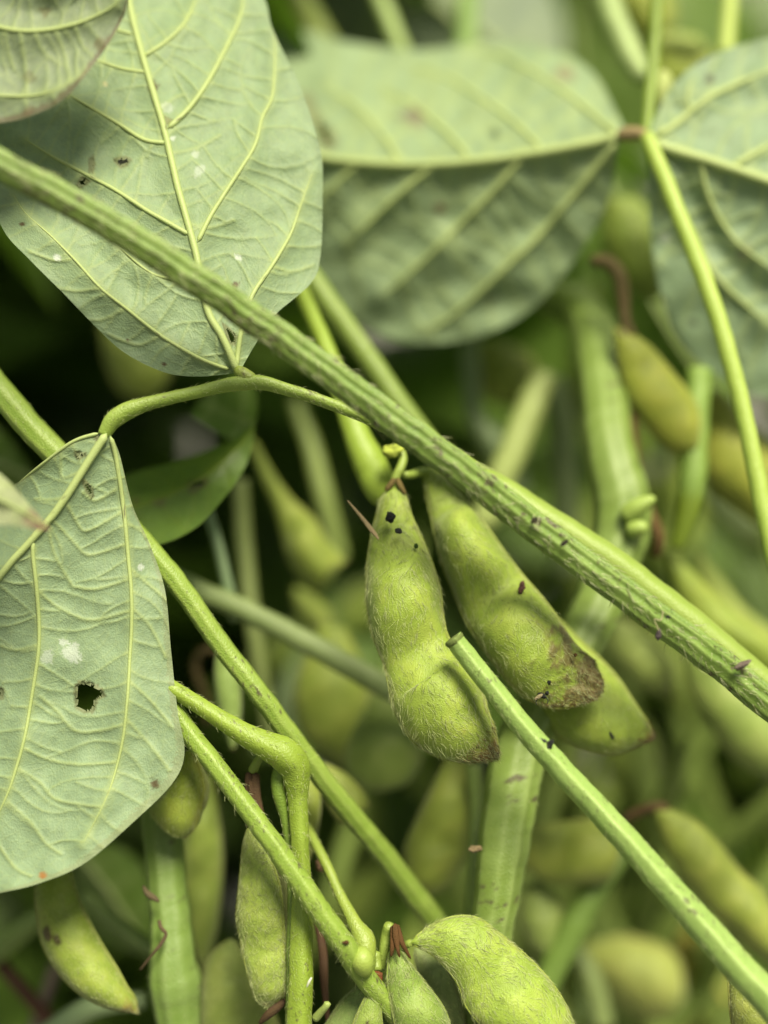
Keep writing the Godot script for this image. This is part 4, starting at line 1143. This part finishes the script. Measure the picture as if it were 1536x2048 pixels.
func far_plants() -> void:
	var far := {"step": 10.0, "sides": 22, "seams": false}
	# blurred pods behind, each with its own outline
	var list := [
		["blurred round-ended pod with a thin curved neck in the dark left of the middle pod", [[497, 880, 62], [520, 955, 62], [545, 1010, 62], [560, 1060, 62], [575, 1120, 62], [605, 1165, 62], [645, 1180, 62], [692, 1126, 62]], [[512, 880, 62], [548, 945, 62], [584, 995, 62], [612, 1020, 62], [636, 1045, 62], [656, 1080, 62], [681, 1108, 62], [694, 1122, 62]], [[0.7, 0.2, 40.0, 0.1]], Color(0.24, 0.31, 0.045), 22],
		["dim pod just below the blurred round-ended pod", [[585, 1175, 85], [590, 1215, 85], [610, 1260, 85], [660, 1275, 85]], [[600, 1175, 85], [640, 1200, 85], [665, 1230, 85], [664, 1274, 85]], [[0.6, 0.3, 20.0, 0.0]], Color(0.202, 0.265, 0.0379), 20],
		["upright blurred olive pod below the middle pod and left of the stout stem", [[895, 1510, 42], [860, 1580, 42], [825, 1650, 42], [804, 1710, 42], [815, 1762, 42], [852, 1792, 42]], [[935, 1520, 42], [946, 1600, 42], [946, 1670, 42], [926, 1730, 42], [890, 1777, 42], [856, 1792, 42]], [[0.35, 0.2, 18.0, 0.0], [0.72, 0.2, 22.0, 0.0]], Color(0.207, 0.265, 0.0362), 26],
		["barrel shaped blurred pod lying level right of the stout stem", [[1020, 1658, 52], [1090, 1646, 52], [1150, 1640, 52], [1205, 1635, 52], [1241, 1652, 52], [1236, 1722, 52]], [[1020, 1690, 52], [1060, 1746, 52], [1110, 1769, 52], [1160, 1771, 52], [1211, 1763, 52], [1238, 1724, 52]], [[0.62, 0.24, 34.0, 0.0]], Color(0.209, 0.265, 0.0361), 28],
		["long blurred pod sloping down to the right edge beyond the cut stalk", [[1306, 1618, 46], [1328, 1690, 46], [1368, 1762, 46], [1430, 1832, 46], [1500, 1902, 46], [1610, 1985, 46]], [[1330, 1614, 46], [1392, 1640, 46], [1442, 1690, 46], [1482, 1740, 46], [1540, 1802, 46], [1612, 1980, 46]], [[0.3, 0.14, 14.0, 0.0], [0.62, 0.2, 34.0, 0.1]], Color(0.21, 0.265, 0.037), 26],
		["bright round pod out of focus near the bottom right", [[1160, 1905, 92], [1195, 1962, 92], [1250, 2022, 92], [1320, 2042, 92], [1368, 1992, 92]], [[1165, 1895, 92], [1230, 1872, 92], [1305, 1880, 92], [1356, 1915, 92], [1370, 1988, 92]], [[0.5, 0.35, 40.0, 0.0]], Color(0.29, 0.34, 0.07), 30],
		["curved blurred pod with a brown stalk end right of the main stem", [[1326, 1105, 58], [1346, 1180, 58], [1386, 1252, 58], [1450, 1312, 58], [1536, 1372, 58], [1630, 1425, 58]], [[1336, 1100, 58], [1384, 1140, 58], [1434, 1190, 58], [1492, 1240, 58], [1565, 1292, 58], [1632, 1420, 58]], [[0.62, 0.3, 26.0, 0.3]], Color(0.195, 0.265, 0.03), 26],
		["yellowish pod behind the curved blurred pod at the right edge", [[1392, 1110, 76], [1410, 1180, 76], [1460, 1250, 76], [1540, 1320, 76], [1620, 1350, 76]], [[1402, 1105, 76], [1440, 1150, 76], [1490, 1215, 76], [1560, 1270, 76], [1622, 1345, 76]], [[0.5, 0.3, 22.0, 0.0]], Color(0.22, 0.285, 0.05), 22],
		["wide blurred pod at the right edge below the thick ribbed stem", [[1355, 1260, 58], [1376, 1370, 58], [1418, 1452, 58], [1470, 1522, 58], [1550, 1562, 58], [1660, 1560, 58]], [[1390, 1255, 58], [1470, 1330, 58], [1540, 1392, 58], [1610, 1450, 58], [1662, 1556, 58]], [[0.55, 0.3, 30.0, 0.0]], Color(0.2, 0.275, 0.055), 30],
		["olive pod with a purplish dry tip left of the upright blurred stalk", [[1226, 655, 48], [1234, 720, 48], [1258, 800, 48], [1298, 862, 48], [1342, 907, 48], [1392, 903, 48]], [[1246, 655, 48], [1300, 690, 48], [1352, 750, 48], [1392, 802, 48], [1404, 850, 48], [1396, 902, 48]], [[0.6, 0.3, 18.0, 0.0]], Color(0.226, 0.265, 0.0282), 24],
		["big olive pod between the upright blurred stalk and the bright leaf stalk", [[1418, 780, 64], [1400, 880, 64], [1408, 955, 64], [1460, 1008, 64], [1536, 1062, 64], [1630, 1095, 64]], [[1440, 780, 64], [1490, 830, 64], [1545, 890, 64], [1606, 970, 64], [1634, 1090, 64]], [[0.45, 0.3, 28.0, 0.0]], Color(0.23, 0.265, 0.0307), 28],
		["dim wide pod in the shade left of the middle pod", [[640, 1250, 66], [600, 1330, 66], [584, 1400, 66], [610, 1482, 66], [682, 1532, 66]], [[690, 1255, 66], [722, 1320, 66], [742, 1400, 66], [722, 1482, 66], [692, 1532, 66]], [[0.5, 0.3, 24.0, 0.0]], Color(0.201, 0.265, 0.0353), 28],
		["soft green pod behind the lower left side of the middle pod", [[745, 1390, 52], [712, 1450, 52], [688, 1510, 52], [700, 1562, 52], [758, 1584, 52]], [[775, 1390, 52], [832, 1450, 52], [846, 1510, 52], [822, 1562, 52], [764, 1584, 52]], [[0.55, 0.3, 24.0, 0.0]], Color(0.19, 0.27, 0.05), 28],
		["pod with a pale highlight under the smooth pale stem", [[1212, 1240, 74], [1224, 1312, 74], [1270, 1372, 74], [1332, 1394, 74]], [[1240, 1235, 74], [1302, 1270, 74], [1342, 1322, 74], [1350, 1388, 74]], [[0.5, 0.28, 30.0, 0.0]], Color(0.24, 0.31, 0.07), 22],
		["small round pod glowing in the gap below the folded leaf", [[960, 680, 100], [945, 740, 100], [968, 795, 100], [1024, 818, 100]], [[990, 680, 100], [1056, 705, 100], [1078, 760, 100], [1032, 816, 100]], [[0.55, 0.35, 30.0, 0.0]], Color(0.23, 0.29, 0.04), 26],
		["dim pod hidden in the dark under the large upper left leaf", [[200, 640, 95], [210, 720, 95], [242, 785, 95], [300, 805, 95]], [[240, 635, 95], [302, 680, 95], [342, 740, 95], [308, 803, 95]], [[0.5, 0.3, 24.0, 0.0]], Color(0.206, 0.265, 0.0368), 28],
		["dull pod half hidden right of the bent stalk", [[592, 1540, 24], [586, 1620, 24], [600, 1692, 24], [616, 1722, 24]], [[622, 1540, 24], [642, 1592, 24], [637, 1662, 24], [620, 1722, 24]], [[0.5, 0.3, 12.0, 0.0]], Color(0.212, 0.265, 0.0398), 16],
		["slim glossy pod behind the swollen elbow of the stalk", [[438, 1285, 32], [428, 1340, 32], [436, 1420, 32], [460, 1500, 32]], [[452, 1285, 32], [476, 1340, 32], [484, 1420, 32], [470, 1502, 32]], [[0.5, 0.3, 10.0, 0.0]], Color(0.2, 0.29, 0.07), 16],
		["long dim pod standing in the shade right of the fat stem", [[385, 1550, 48], [362, 1700, 48], [370, 1850, 48], [402, 1940, 48]], [[425, 1550, 48], [446, 1700, 48], [436, 1850, 48], [410, 1942, 48]], [[0.3, 0.2, 18.0, 0.0], [0.7, 0.2, 18.0, 0.0]], Color(0.195, 0.265, 0.0418), 22],
		["leaf-thin pod corner sticking out behind the straight stem low in the middle", [[640, 1528, 32], [650, 1602, 32], [692, 1652, 32], [740, 1612, 32]], [[652, 1526, 32], [694, 1548, 32], [726, 1580, 32], [742, 1608, 32]], [[0.5, 0.3, 10.0, 0.0]], Color(0.212, 0.265, 0.0412), 14],
		["soft green pod low behind the right side of the stout stem", [[1048, 1770, 58], [1036, 1842, 58], [1068, 1906, 58], [1112, 1926, 58]], [[1082, 1762, 58], [1124, 1810, 58], [1132, 1872, 58], [1116, 1924, 58]], [[0.5, 0.3, 20.0, 0.0]], Color(0.2, 0.27, 0.06), 24],
		["dark green pod under the upper leaf joint", [[1215, 400, 78], [1206, 480, 78], [1240, 570, 78], [1310, 600, 78]], [[1270, 390, 78], [1322, 450, 78], [1346, 530, 78], [1318, 598, 78]], [[0.5, 0.3, 20.0, 0.0]], Color(0.191, 0.265, 0.0368), 26],
		["light olive pod lying level at the top right behind the olive stalk", [[1290, 95, 96], [1330, 108, 96], [1390, 120, 96], [1420, 108, 96]], [[1290, 80, 96], [1330, 66, 96], [1390, 72, 96], [1422, 104, 96]], [[0.5, 0.3, 14.0, 0.0]], Color(0.21, 0.27, 0.05), 16],
		["dark olive pod behind the top corner of the veined leaf", [[1310, 100, 110], [1320, 160, 110], [1360, 200, 110], [1430, 180, 110]], [[1350, 95, 110], [1420, 100, 110], [1450, 140, 110], [1434, 178, 110]], [[0.5, 0.3, 14.0, 0.0]], Color(0.206, 0.265, 0.0294), 20],
		["olive pod at the top edge between the pale and the olive stalk", [[1230, -60, 120], [1240, 0, 120], [1270, 60, 120], [1320, 90, 120]], [[1300, -60, 120], [1340, -20, 120], [1350, 40, 120], [1326, 88, 120]], [[0.5, 0.3, 14.0, 0.0]], Color(0.217, 0.265, 0.0301), 20],
		["bright yellow green bud beside the joint of the upper leaves", [[1312, 145, 52], [1306, 180, 52], [1312, 215, 52], [1322, 228, 52]], [[1330, 140, 52], [1346, 160, 52], [1336, 205, 52], [1324, 228, 52]], [[0.5, 0.3, 8.0, 0.0]], Color(0.33, 0.4, 0.12), 12],
	]
	var marks := {9: [[0.0, 0.0, 0.09, 1.0], [0.0, 0.0, 0.09, -1.0]], 6: [[0.0, 0.0, 0.06, 1.0], [0.0, 0.0, 0.06, -1.0]]}
	for i in list.size():
		var e: Array = list[i]
		var o := far.duplicate()
		o.beans = e[3]
		o.col = e[4]
		o.thick = e[5]
		o.brown = 0.04
		o.group = "blurred bean pods behind"
		if marks.has(i):
			o.spots = marks[i]
		pod("bean_pod", e[0], e[1], e[2], o)
	stem("dry_calyx", "curled brown dry flower remains under the upper leaf joint", "dry flower",
		[[1180, 525, 50, 10], [1210, 522, 50, 14], [1236, 545, 49, 15], [1246, 590, 49, 14], [1250, 640, 48, 12], [1262, 680, 48, 13], [1258, 715, 48, 8]],
		Color(0.06, 0.04, 0.016), {"sides": 12, "step": 6.0, "round": true, "mat": mats.dry, "dirt": 0.15, "pale": Color(0.12, 0.105, 0.045)})
	stem("dry_stalk", "thin reddish dry stalk beside the right of the main stem", "dry stalk",
		[[1272, 700, 52, 10], [1266, 800, 50, 11], [1268, 900, 48, 10], [1290, 1000, 46, 11], [1318, 1070, 44, 12], [1312, 1110, 46, 10]],
		Color(0.11, 0.07, 0.028), {"sides": 10, "mat": mats.dry, "dirt": 0.1})
	stem("dry_stalk", "brown dry stalk behind the barrel shaped pod and the cut stalk", "dry stalk",
		[[1245, 1640, 50, 9], [1285, 1622, 48, 11], [1318, 1614, 46, 12], [1340, 1622, 46, 9]],
		Color(0.09, 0.06, 0.028), {"sides": 10, "mat": mats.dry, "dirt": 0.1, "round": true})
	stem("twig", "dark brown twig leaning across the bottom left corner", "twig",
		[[-30, 1890, 62, 14], [20, 1950, 60, 14], [80, 2020, 60, 15], [120, 2080, 60, 15]],
		Color(0.075, 0.035, 0.022), {"sides": 12, "mat": mats.dry, "dirt": 0.1, "pale": Color(0.15, 0.085, 0.06)})
	stem("twig", "pale brown twig standing in the gap under the curved pod", "twig",
		[[110, 1930, 72, 10], [92, 1990, 72, 10], [70, 2050, 72, 10], [50, 2110, 72, 10]],
		Color(0.17, 0.12, 0.1), {"sides": 12, "mat": mats.dry, "dirt": 0.05, "pale": Color(0.26, 0.2, 0.18)})
	stem("twig", "slim brown twig upright between the bent stalk and the bulb", "twig",
		[[634, 1840, 14, 7], [645, 1900, 13, 9], [648, 1950, 12, 9], [652, 2010, 12, 6], [660, 2060, 12, 5]],
		Color(0.06, 0.036, 0.02), {"sides": 12, "step": 5.0, "mat": mats.dry, "dirt": 0.1, "pale": Color(0.09, 0.055, 0.033)})
	stem("twig", "short brown flake of stalk under the tip of the long flat pod", "twig",
		[[520, 2046, 9, 4], [538, 2028, 8, 9], [560, 2010, 8, 8], [572, 1996, 9, 3]],
		Color(0.07, 0.045, 0.025), {"sides": 12, "step": 4.0, "mat": mats.dry, "dirt": 0.1})
	stem("leaf_stalk", "small pale hooked stub at the bottom edge right of the bent stalk", "leaf stalk",
		[[628, 2040, 6, 9], [640, 2026, 5, 8], [652, 2012, 4, 7], [656, 2002, 4, 9]],
		Color(0.25, 0.32, 0.09), {"sides": 12, "step": 3.0, "round": true})
	stem("dry_tendril", "curled pinkish dry tendril in the shade right of the holed leaf", "tendril",
		[[440, 1302, 60, 6], [410, 1300, 58, 7], [390, 1325, 58, 8], [400, 1365, 58, 8], [415, 1400, 60, 7], [414, 1450, 62, 6]],
		Color(0.13, 0.1, 0.045), {"sides": 10, "step": 5.0, "mat": mats.dry, "round": true})


# An irregular crumb: a ball pushed about by noise.
func crumb(parent: Node3D, called: String, x: float, y: float, d: float, r: float, stretch: Vector2, slope: float, col: Color, seed_: float) -> void:
	var v := PackedVector3Array()
	var c := PackedColorArray()
	var rows := 15
	var cols := 20
	var mid := at(x, y, d) - parent.position
	var k := span(d)
	for i in rows:
		for j in cols:
			var a := PI * i / (rows - 1)
			var b := TAU * j / cols
			var u := Vector3(sin(a) * cos(b), cos(a), sin(a) * sin(b))
			var nz := fine.get_noise_3d(u.x * 3.0 + seed_, u.y * 3.0, u.z * 3.0)
			var q := Vector3(u.x * stretch.x, u.y * stretch.y, u.z * minf(stretch.x, stretch.y)) * r * (1.0 + 0.5 * nz)
			q = q.rotated(Vector3.BACK, -slope)
			v.append(mid + turn * q * k)
			c.append(col * (1.0 + 0.8 * nz))
	part(called, sheet(v, c, rows, cols, true), mats.dry, parent)


func bit(called: String, label: String, category: String, x: float, y: float, d: float, r: float, stretch: Vector2, slope: float, col: Color) -> Node3D:
	var o := thing(called, label, category, at(x, y, d))
	crumb(o, "crumb", x, y, d, r, stretch, slope, col, x)
	return o


func debris() -> void:
	var soot := Color(0.018, 0.02, 0.017)
	bit("soil_crumb", "round black crumb stuck near the top of the middle pod", "soil crumb", 780, 1035, 8.0, 10, Vector2(1, 1), 0.0, soot)
	bit("soil_crumb", "smaller dark crumb just below the black crumb on the middle pod", "soil crumb", 797, 1062, 7.4, 6, Vector2(1.2, 0.9), 0.4, soot * 2.0)
	bit("soil_crumb", "tiny green black crumb at the right rim of the middle pod", "soil crumb", 832, 1092, 8.4, 4, Vector2(1, 1.2), 0.0, Color(0.03, 0.06, 0.012))
	bit("soil_crumb", "dark fleck on the rounded pod end behind the crumbling tip", "soil crumb", 1223, 1470, 14.4, 5, Vector2(0.7, 1.7), -0.5, soot * 1.6)
	bit("seed_husk", "brown withered husk stuck on the waist of the pod right of centre", "husk", 1043, 1176, 10.0, 8, Vector2(0.8, 1.6), 0.35, Color(0.10, 0.055, 0.04))
	bit("soil_crumb", "small brown dot near the crumbling tip of the right pod", "soil crumb", 1151, 1310, 6.4, 3.6, Vector2(1, 1), 0.0, Color(0.06, 0.035, 0.012))
	bit("soil_crumb", "pinhead black dot on the right pod above the little fly", "soil crumb", 1098, 1365, 4.6, 3.6, Vector2(1, 1.2), 0.0, soot)
	var fly := thing("fly", "tiny black fly sitting low on the right pod", "fly", at(1082, 1392, 5.0))
	crumb(fly, "body", 1084, 1391, 5.0, 6, Vector2(1.6, 0.8), 0.4, soot, 3.0)
	crumb(fly, "head", 1094, 1386, 5.0, 4, Vector2(1, 1), 0.0, soot, 5.0)
	tube("wing", [[1086, 1388, 4.4, 2], [1078, 1393, 4.3, 4], [1068, 1400, 4.4, 2]], mats.dry, fly, Color(0.2, 0.17, 0.1), {"sides": 8, "step": 3.0, "flat": 0.3, "round": true})
	tube("leg", [[1080, 1394, 4.6, 1.2], [1072, 1402, 4.6, 1], [1074, 1410, 4.6, 0.8]], mats.dry, fly, soot * 2.0, {"sides": 6, "step": 3.0})
	tube("leg", [[1090, 1392, 4.6, 1.2], [1096, 1400, 4.6, 1], [1094, 1408, 4.6, 0.8]], mats.dry, fly, soot * 2.0, {"sides": 6, "step": 3.0})
	var bug := thing("dead_insect", "ragged black insect scrap caught on the left edge of the cut stalk", "insect", at(1090, 1490, -4.0))
	crumb(bug, "body", 1096, 1494, -4.2, 11, Vector2(0.8, 1.3), 0.5, soot, 7.0)
	crumb(bug, "body", 1085, 1483, -4.2, 7, Vector2(1.1, 0.8), 0.2, soot * 2.0, 9.0)
	tube("leg", [[1084, 1480, -4.4, 2], [1072, 1474, -4.6, 1.6], [1058, 1472, -4.6, 1]], mats.dry, bug, Color(0.14, 0.14, 0.13), {"sides": 6, "step": 3.0})
	tube("leg", [[1080, 1486, -4.4, 1.6], [1068, 1486, -4.6, 1.2]], mats.dry, bug, Color(0.1, 0.1, 0.09), {"sides": 6, "step": 3.0})
	var scrap := thing("dead_insect", "grey insect scrap dangling under the thick ribbed stem", "insect", at(1315, 1262, -5.0))
	crumb(scrap, "body", 1317, 1270, -5.2, 7, Vector2(0.8, 1.5), 0.2, Color(0.06, 0.05, 0.05), 11.0)
	tube("thread", [[1318, 1262, -5.4, 1.5], [1312, 1248, -5.6, 1.3], [1308, 1238, -5.8, 1.2], [1322, 1240, -6.0, 1.5], [1326, 1222, -6.0, 1.3]], mats.hair, scrap, Color(0.42, 0.4, 0.22), {"sides": 6, "step": 3.0})
	bit("soil_crumb", "grey crust of soil on the top of the thick stem near the right edge", "soil crumb", 1484, 1330, -4.4, 9, Vector2(2.0, 0.7), -0.55, Color(0.13, 0.105, 0.085))
	bit("soil_crumb", "dark soil crumb on the thick stem above the dangling scrap", "soil crumb", 1336, 1234, -6.4, 4, Vector2(1.4, 0.8), 0.0, soot)
	bit("soil_crumb", "dark smear of soil on the thick stem above the pod right of centre", "soil crumb", 1128, 1086, -8.0, 6, Vector2(1.7, 0.7), -0.7, Color(0.03, 0.028, 0.02))
	bit("soil_crumb", "dark soil flecks on the thick stem left of the dark smear", "soil crumb", 1068, 1040, -8.0, 6, Vector2(1.3, 0.8), -0.8, Color(0.035, 0.032, 0.02))
	bit("soil_crumb", "orange brown grain on the lower part of the cut stalk", "soil crumb", 1446, 1888, -8.6, 5, Vector2(1, 1), 0.0, Color(0.22, 0.13, 0.03))
	bit("soil_crumb", "reddish brown spot near the lower end of the hairy stem", "soil crumb", 692, 1885, -3.2, 5, Vector2(1.2, 0.8), 0.0, Color(0.08, 0.045, 0.018))
	var straw := thing("straw", "pale dry bristle pointing at the left side of the middle pod", "straw", at(720, 1030, 9.0))
	tube("shaft", [[694, 1000, 9, 1.5], [722, 1033, 8.6, 3.5], [740, 1056, 8, 5], [750, 1068, 7.4, 4], [758, 1080, 7, 1.5]], mats.dry, straw, Color(0.28, 0.22, 0.12), {"sides": 10, "step": 3.0, "round": true})
	var bristle := thing("straw", "white bristle stuck on the bent stalk near the bottom edge", "straw", at(618, 1962, -1.0))
	tube("shaft", [[624, 1954, -1.4, 1.6], [618, 1964, -1.6, 2.4], [613, 1976, -1.2, 1.2]], mats.hair, bristle, Color(0.75, 0.76, 0.66), {"sides": 8, "step": 3.0, "round": true})
	var curl := thing("dry_tendril", "thin brown curl hanging across the fat stem at the lower left", "tendril", at(320, 1880, 13.0))
	tube("shaft", [[318, 1842, 14, 4], [322, 1856, 13, 4], [332, 1868, 13, 3.5], [322, 1888, 13, 4], [308, 1905, 13, 3], [280, 1940, 15, 2]], mats.dry, curl, Color(0.08, 0.06, 0.038), {"sides": 8, "step": 4.0, "pale": Color(0.13, 0.09, 0.05)})
	var scale_ := thing("dry_tendril", "short pinkish scale on the upper left side of the fat stem", "tendril", at(300, 1785, 15.0))
	tube("shaft", [[286, 1770, 15, 2], [294, 1786, 14, 6], [308, 1796, 14, 6], [320, 1804, 14, 2]], mats.dry, scale_, Color(0.10, 0.08, 0.045), {"sides": 8, "step": 4.0, "round": true})
	bit("dry_flake", "tan dry flake on the left side of the stout stem", "dry flake", 950, 1698, 12.0, 8, Vector2(1.7, 0.8), -0.1, Color(0.18, 0.14, 0.075))
	bit("dry_bud", "tan round bud in the dark right of the bent stalk", "dry bud", 643, 1730, 18.0, 11, Vector2(1, 1.1), 0.0, Color(0.24, 0.15, 0.09))
	bit("insect_egg", "pale yellow blurred ball on the shaded half of the folded leaf", "insect egg", 1160, 408, 56.0, 13, Vector2(1, 1), 0.0, Color(0.42, 0.44, 0.14))
	bit("flower_bud", "small yellow green bud above the stalks of the two big pods", "flower bud", 784, 902, 15.0, 15, Vector2(1.3, 0.9), -0.3, Color(0.3, 0.36, 0.06))


# The rest of the row behind, which reads as one mass: leaves of one shape scattered through its depth.
func crop_mass() -> void:
	var v := PackedVector3Array()
	var c := PackedColorArray()
	var rows := 9
	var cols := 7
	for i in rows:
		for j in cols:
			var u := float(i) / (rows - 1)
			var f := float(j) / (cols - 1) * 2.0 - 1.0
			var w := 0.030 * sin(PI * pow(u, 0.75)) + 0.0005
			v.append(Vector3(f * w, 0.010 * absf(f) * sin(PI * u) - 0.016 * u * u, -0.075 * u))
			c.append(Color(1, 1, 1) * (1.25 if j == 3 else 1.0))
	var leaf_mesh := sheet(v, c, rows, cols, false)
	var mm := MultiMesh.new()
	mm.transform_format = MultiMesh.TRANSFORM_3D
	mm.use_colors = true
	mm.mesh = leaf_mesh
	var gaps := [[660, 880, 110], [1490, 1150, 130], [1420, 1470, 90], [1510, 850, 60], [870, 1560, 50]]
	var spots := []
	for k in 900:
		var x := rng.randf_range(-900.0, 2300.0)
		var y := rng.randf_range(-500.0, 2500.0)
		var d := rng.randf_range(130.0, 330.0)
		var keep := 1.0
		if x < 700.0:
			d = rng.randf_range(230.0, 360.0)
		if x > 1150.0:
			keep = 0.3 if d > 170.0 else 0.0
		elif x > 700.0:
			keep = 0.6
		if y < 250.0 and x > 500.0:
			keep = 0.2 if d > 250.0 else 0.0
		if rng.randf() < keep and clear_of(gaps, x, y):
			spots.append([x, y, d])
	for k in 260:   # the leaves of the row above
		spots.append([rng.randf_range(-900.0, 600.0), rng.randf_range(-1100.0, -250.0), rng.randf_range(75.0, 280.0)])
	for k in 60:   # and beside it
		spots.append([rng.randf_range(-900.0, -350.0), rng.randf_range(-200.0, 1800.0), rng.randf_range(60.0, 260.0)])
	mm.instance_count = spots.size()
	for k in spots.size():
		var s: Array = spots[k]
		var b := Basis.from_euler(Vector3(rng.randf_range(-1.0, 0.7), rng.randf_range(0, TAU), rng.randf_range(-0.8, 0.8)))
		mm.set_instance_transform(k, Transform3D(b.scaled(Vector3.ONE * rng.randf_range(0.7, 1.3)), at(s[0], s[1], s[2])))
		var t := rng.randf_range(0.8, 1.2)
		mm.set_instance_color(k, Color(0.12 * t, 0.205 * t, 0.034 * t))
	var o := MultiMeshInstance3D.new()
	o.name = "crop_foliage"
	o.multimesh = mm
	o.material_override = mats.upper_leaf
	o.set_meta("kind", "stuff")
	o.set_meta("label", "dark blurred foliage of the crop filling the background")
	o.set_meta("category", "foliage")
	add_child(o)

	# pods and stalks of the plants behind, too blurred to count
	var pv := PackedVector3Array()
	var pc := PackedColorArray()
	for i in 15:
		for j in 10:
			var u := float(i) / 14.0
			var a := TAU * j / 10.0
			var r := 0.0075 * pow(sin(PI * clampf(u * 0.96 + 0.03, 0.0, 1.0)), 0.6) * (0.85 + 0.2 * cos(u * TAU * 2.0 + PI))
			pv.append(Vector3(cos(a) * r, -0.055 * u, sin(a) * r * (0.55 + 0.2 * cos(u * TAU * 2.0 + PI)) + 0.012 * u * u))
			pc.append(Color.WHITE)
	var sv := PackedVector3Array()
	var sc := PackedColorArray()
	for i in 9:
		for j in 8:
			var u := float(i) / 8.0
			var a := TAU * j / 8.0
			var w := 0.0026 if i > 0 and i < 8 else 0.0002
			sv.append(Vector3(cos(a) * w + 0.02 * u * u, 0.06 - 0.12 * u, sin(a) * w))
			sc.append(Color.WHITE)
	scatter("far_pods", sheet(pv, pc, 15, 10, true), mats.pod, 200, gaps, 520.0, 0.5, "many blurred green pods of the plants behind", Color(0.215, 0.29, 0.045))
	scatter("far_stalks", sheet(sv, sc, 9, 8, true), mats.stem, 110, gaps, 1350.0, 0.3, "many blurred stalks of the plants behind", Color(0.19, 0.265, 0.06))


func clear_of(gaps: Array, x: float, y: float) -> bool:
	for g in gaps:
		if Vector2(x - g[0], y - g[1]).length() < g[2] + 60.0:
			return false
	return true


func scatter(called: String, mesh: Mesh, m: Material, count: int, gaps: Array, low: float, lean: float, label: String, col: Color) -> void:
	var mm := MultiMesh.new()
	mm.transform_format = MultiMesh.TRANSFORM_3D
	mm.use_colors = true
	mm.mesh = mesh
	var spots := []
	while spots.size() < count:
		var x := rng.randf_range(720.0, 1950.0)
		var y := rng.randf_range(low, 2400.0)
		if clear_of(gaps, x, y):
			spots.append([x, y, rng.randf_range(115.0, 240.0)])
	mm.instance_count = count
	for k in count:
		var s: Array = spots[k]
		var b := Basis.from_euler(Vector3(rng.randf_range(-lean, lean), rng.randf_range(0, TAU), rng.randf_range(-lean, lean) * 1.6))
		mm.set_instance_transform(k, Transform3D(b.scaled(Vector3.ONE * rng.randf_range(0.8, 1.2)), at(s[0], s[1], s[2])))
		mm.set_instance_color(k, col * rng.randf_range(0.85, 1.2))
	var o := MultiMeshInstance3D.new()
	o.name = called
	o.multimesh = mm
	o.material_override = m
	o.set_meta("kind", "stuff")
	o.set_meta("label", label)
	add_child(o)
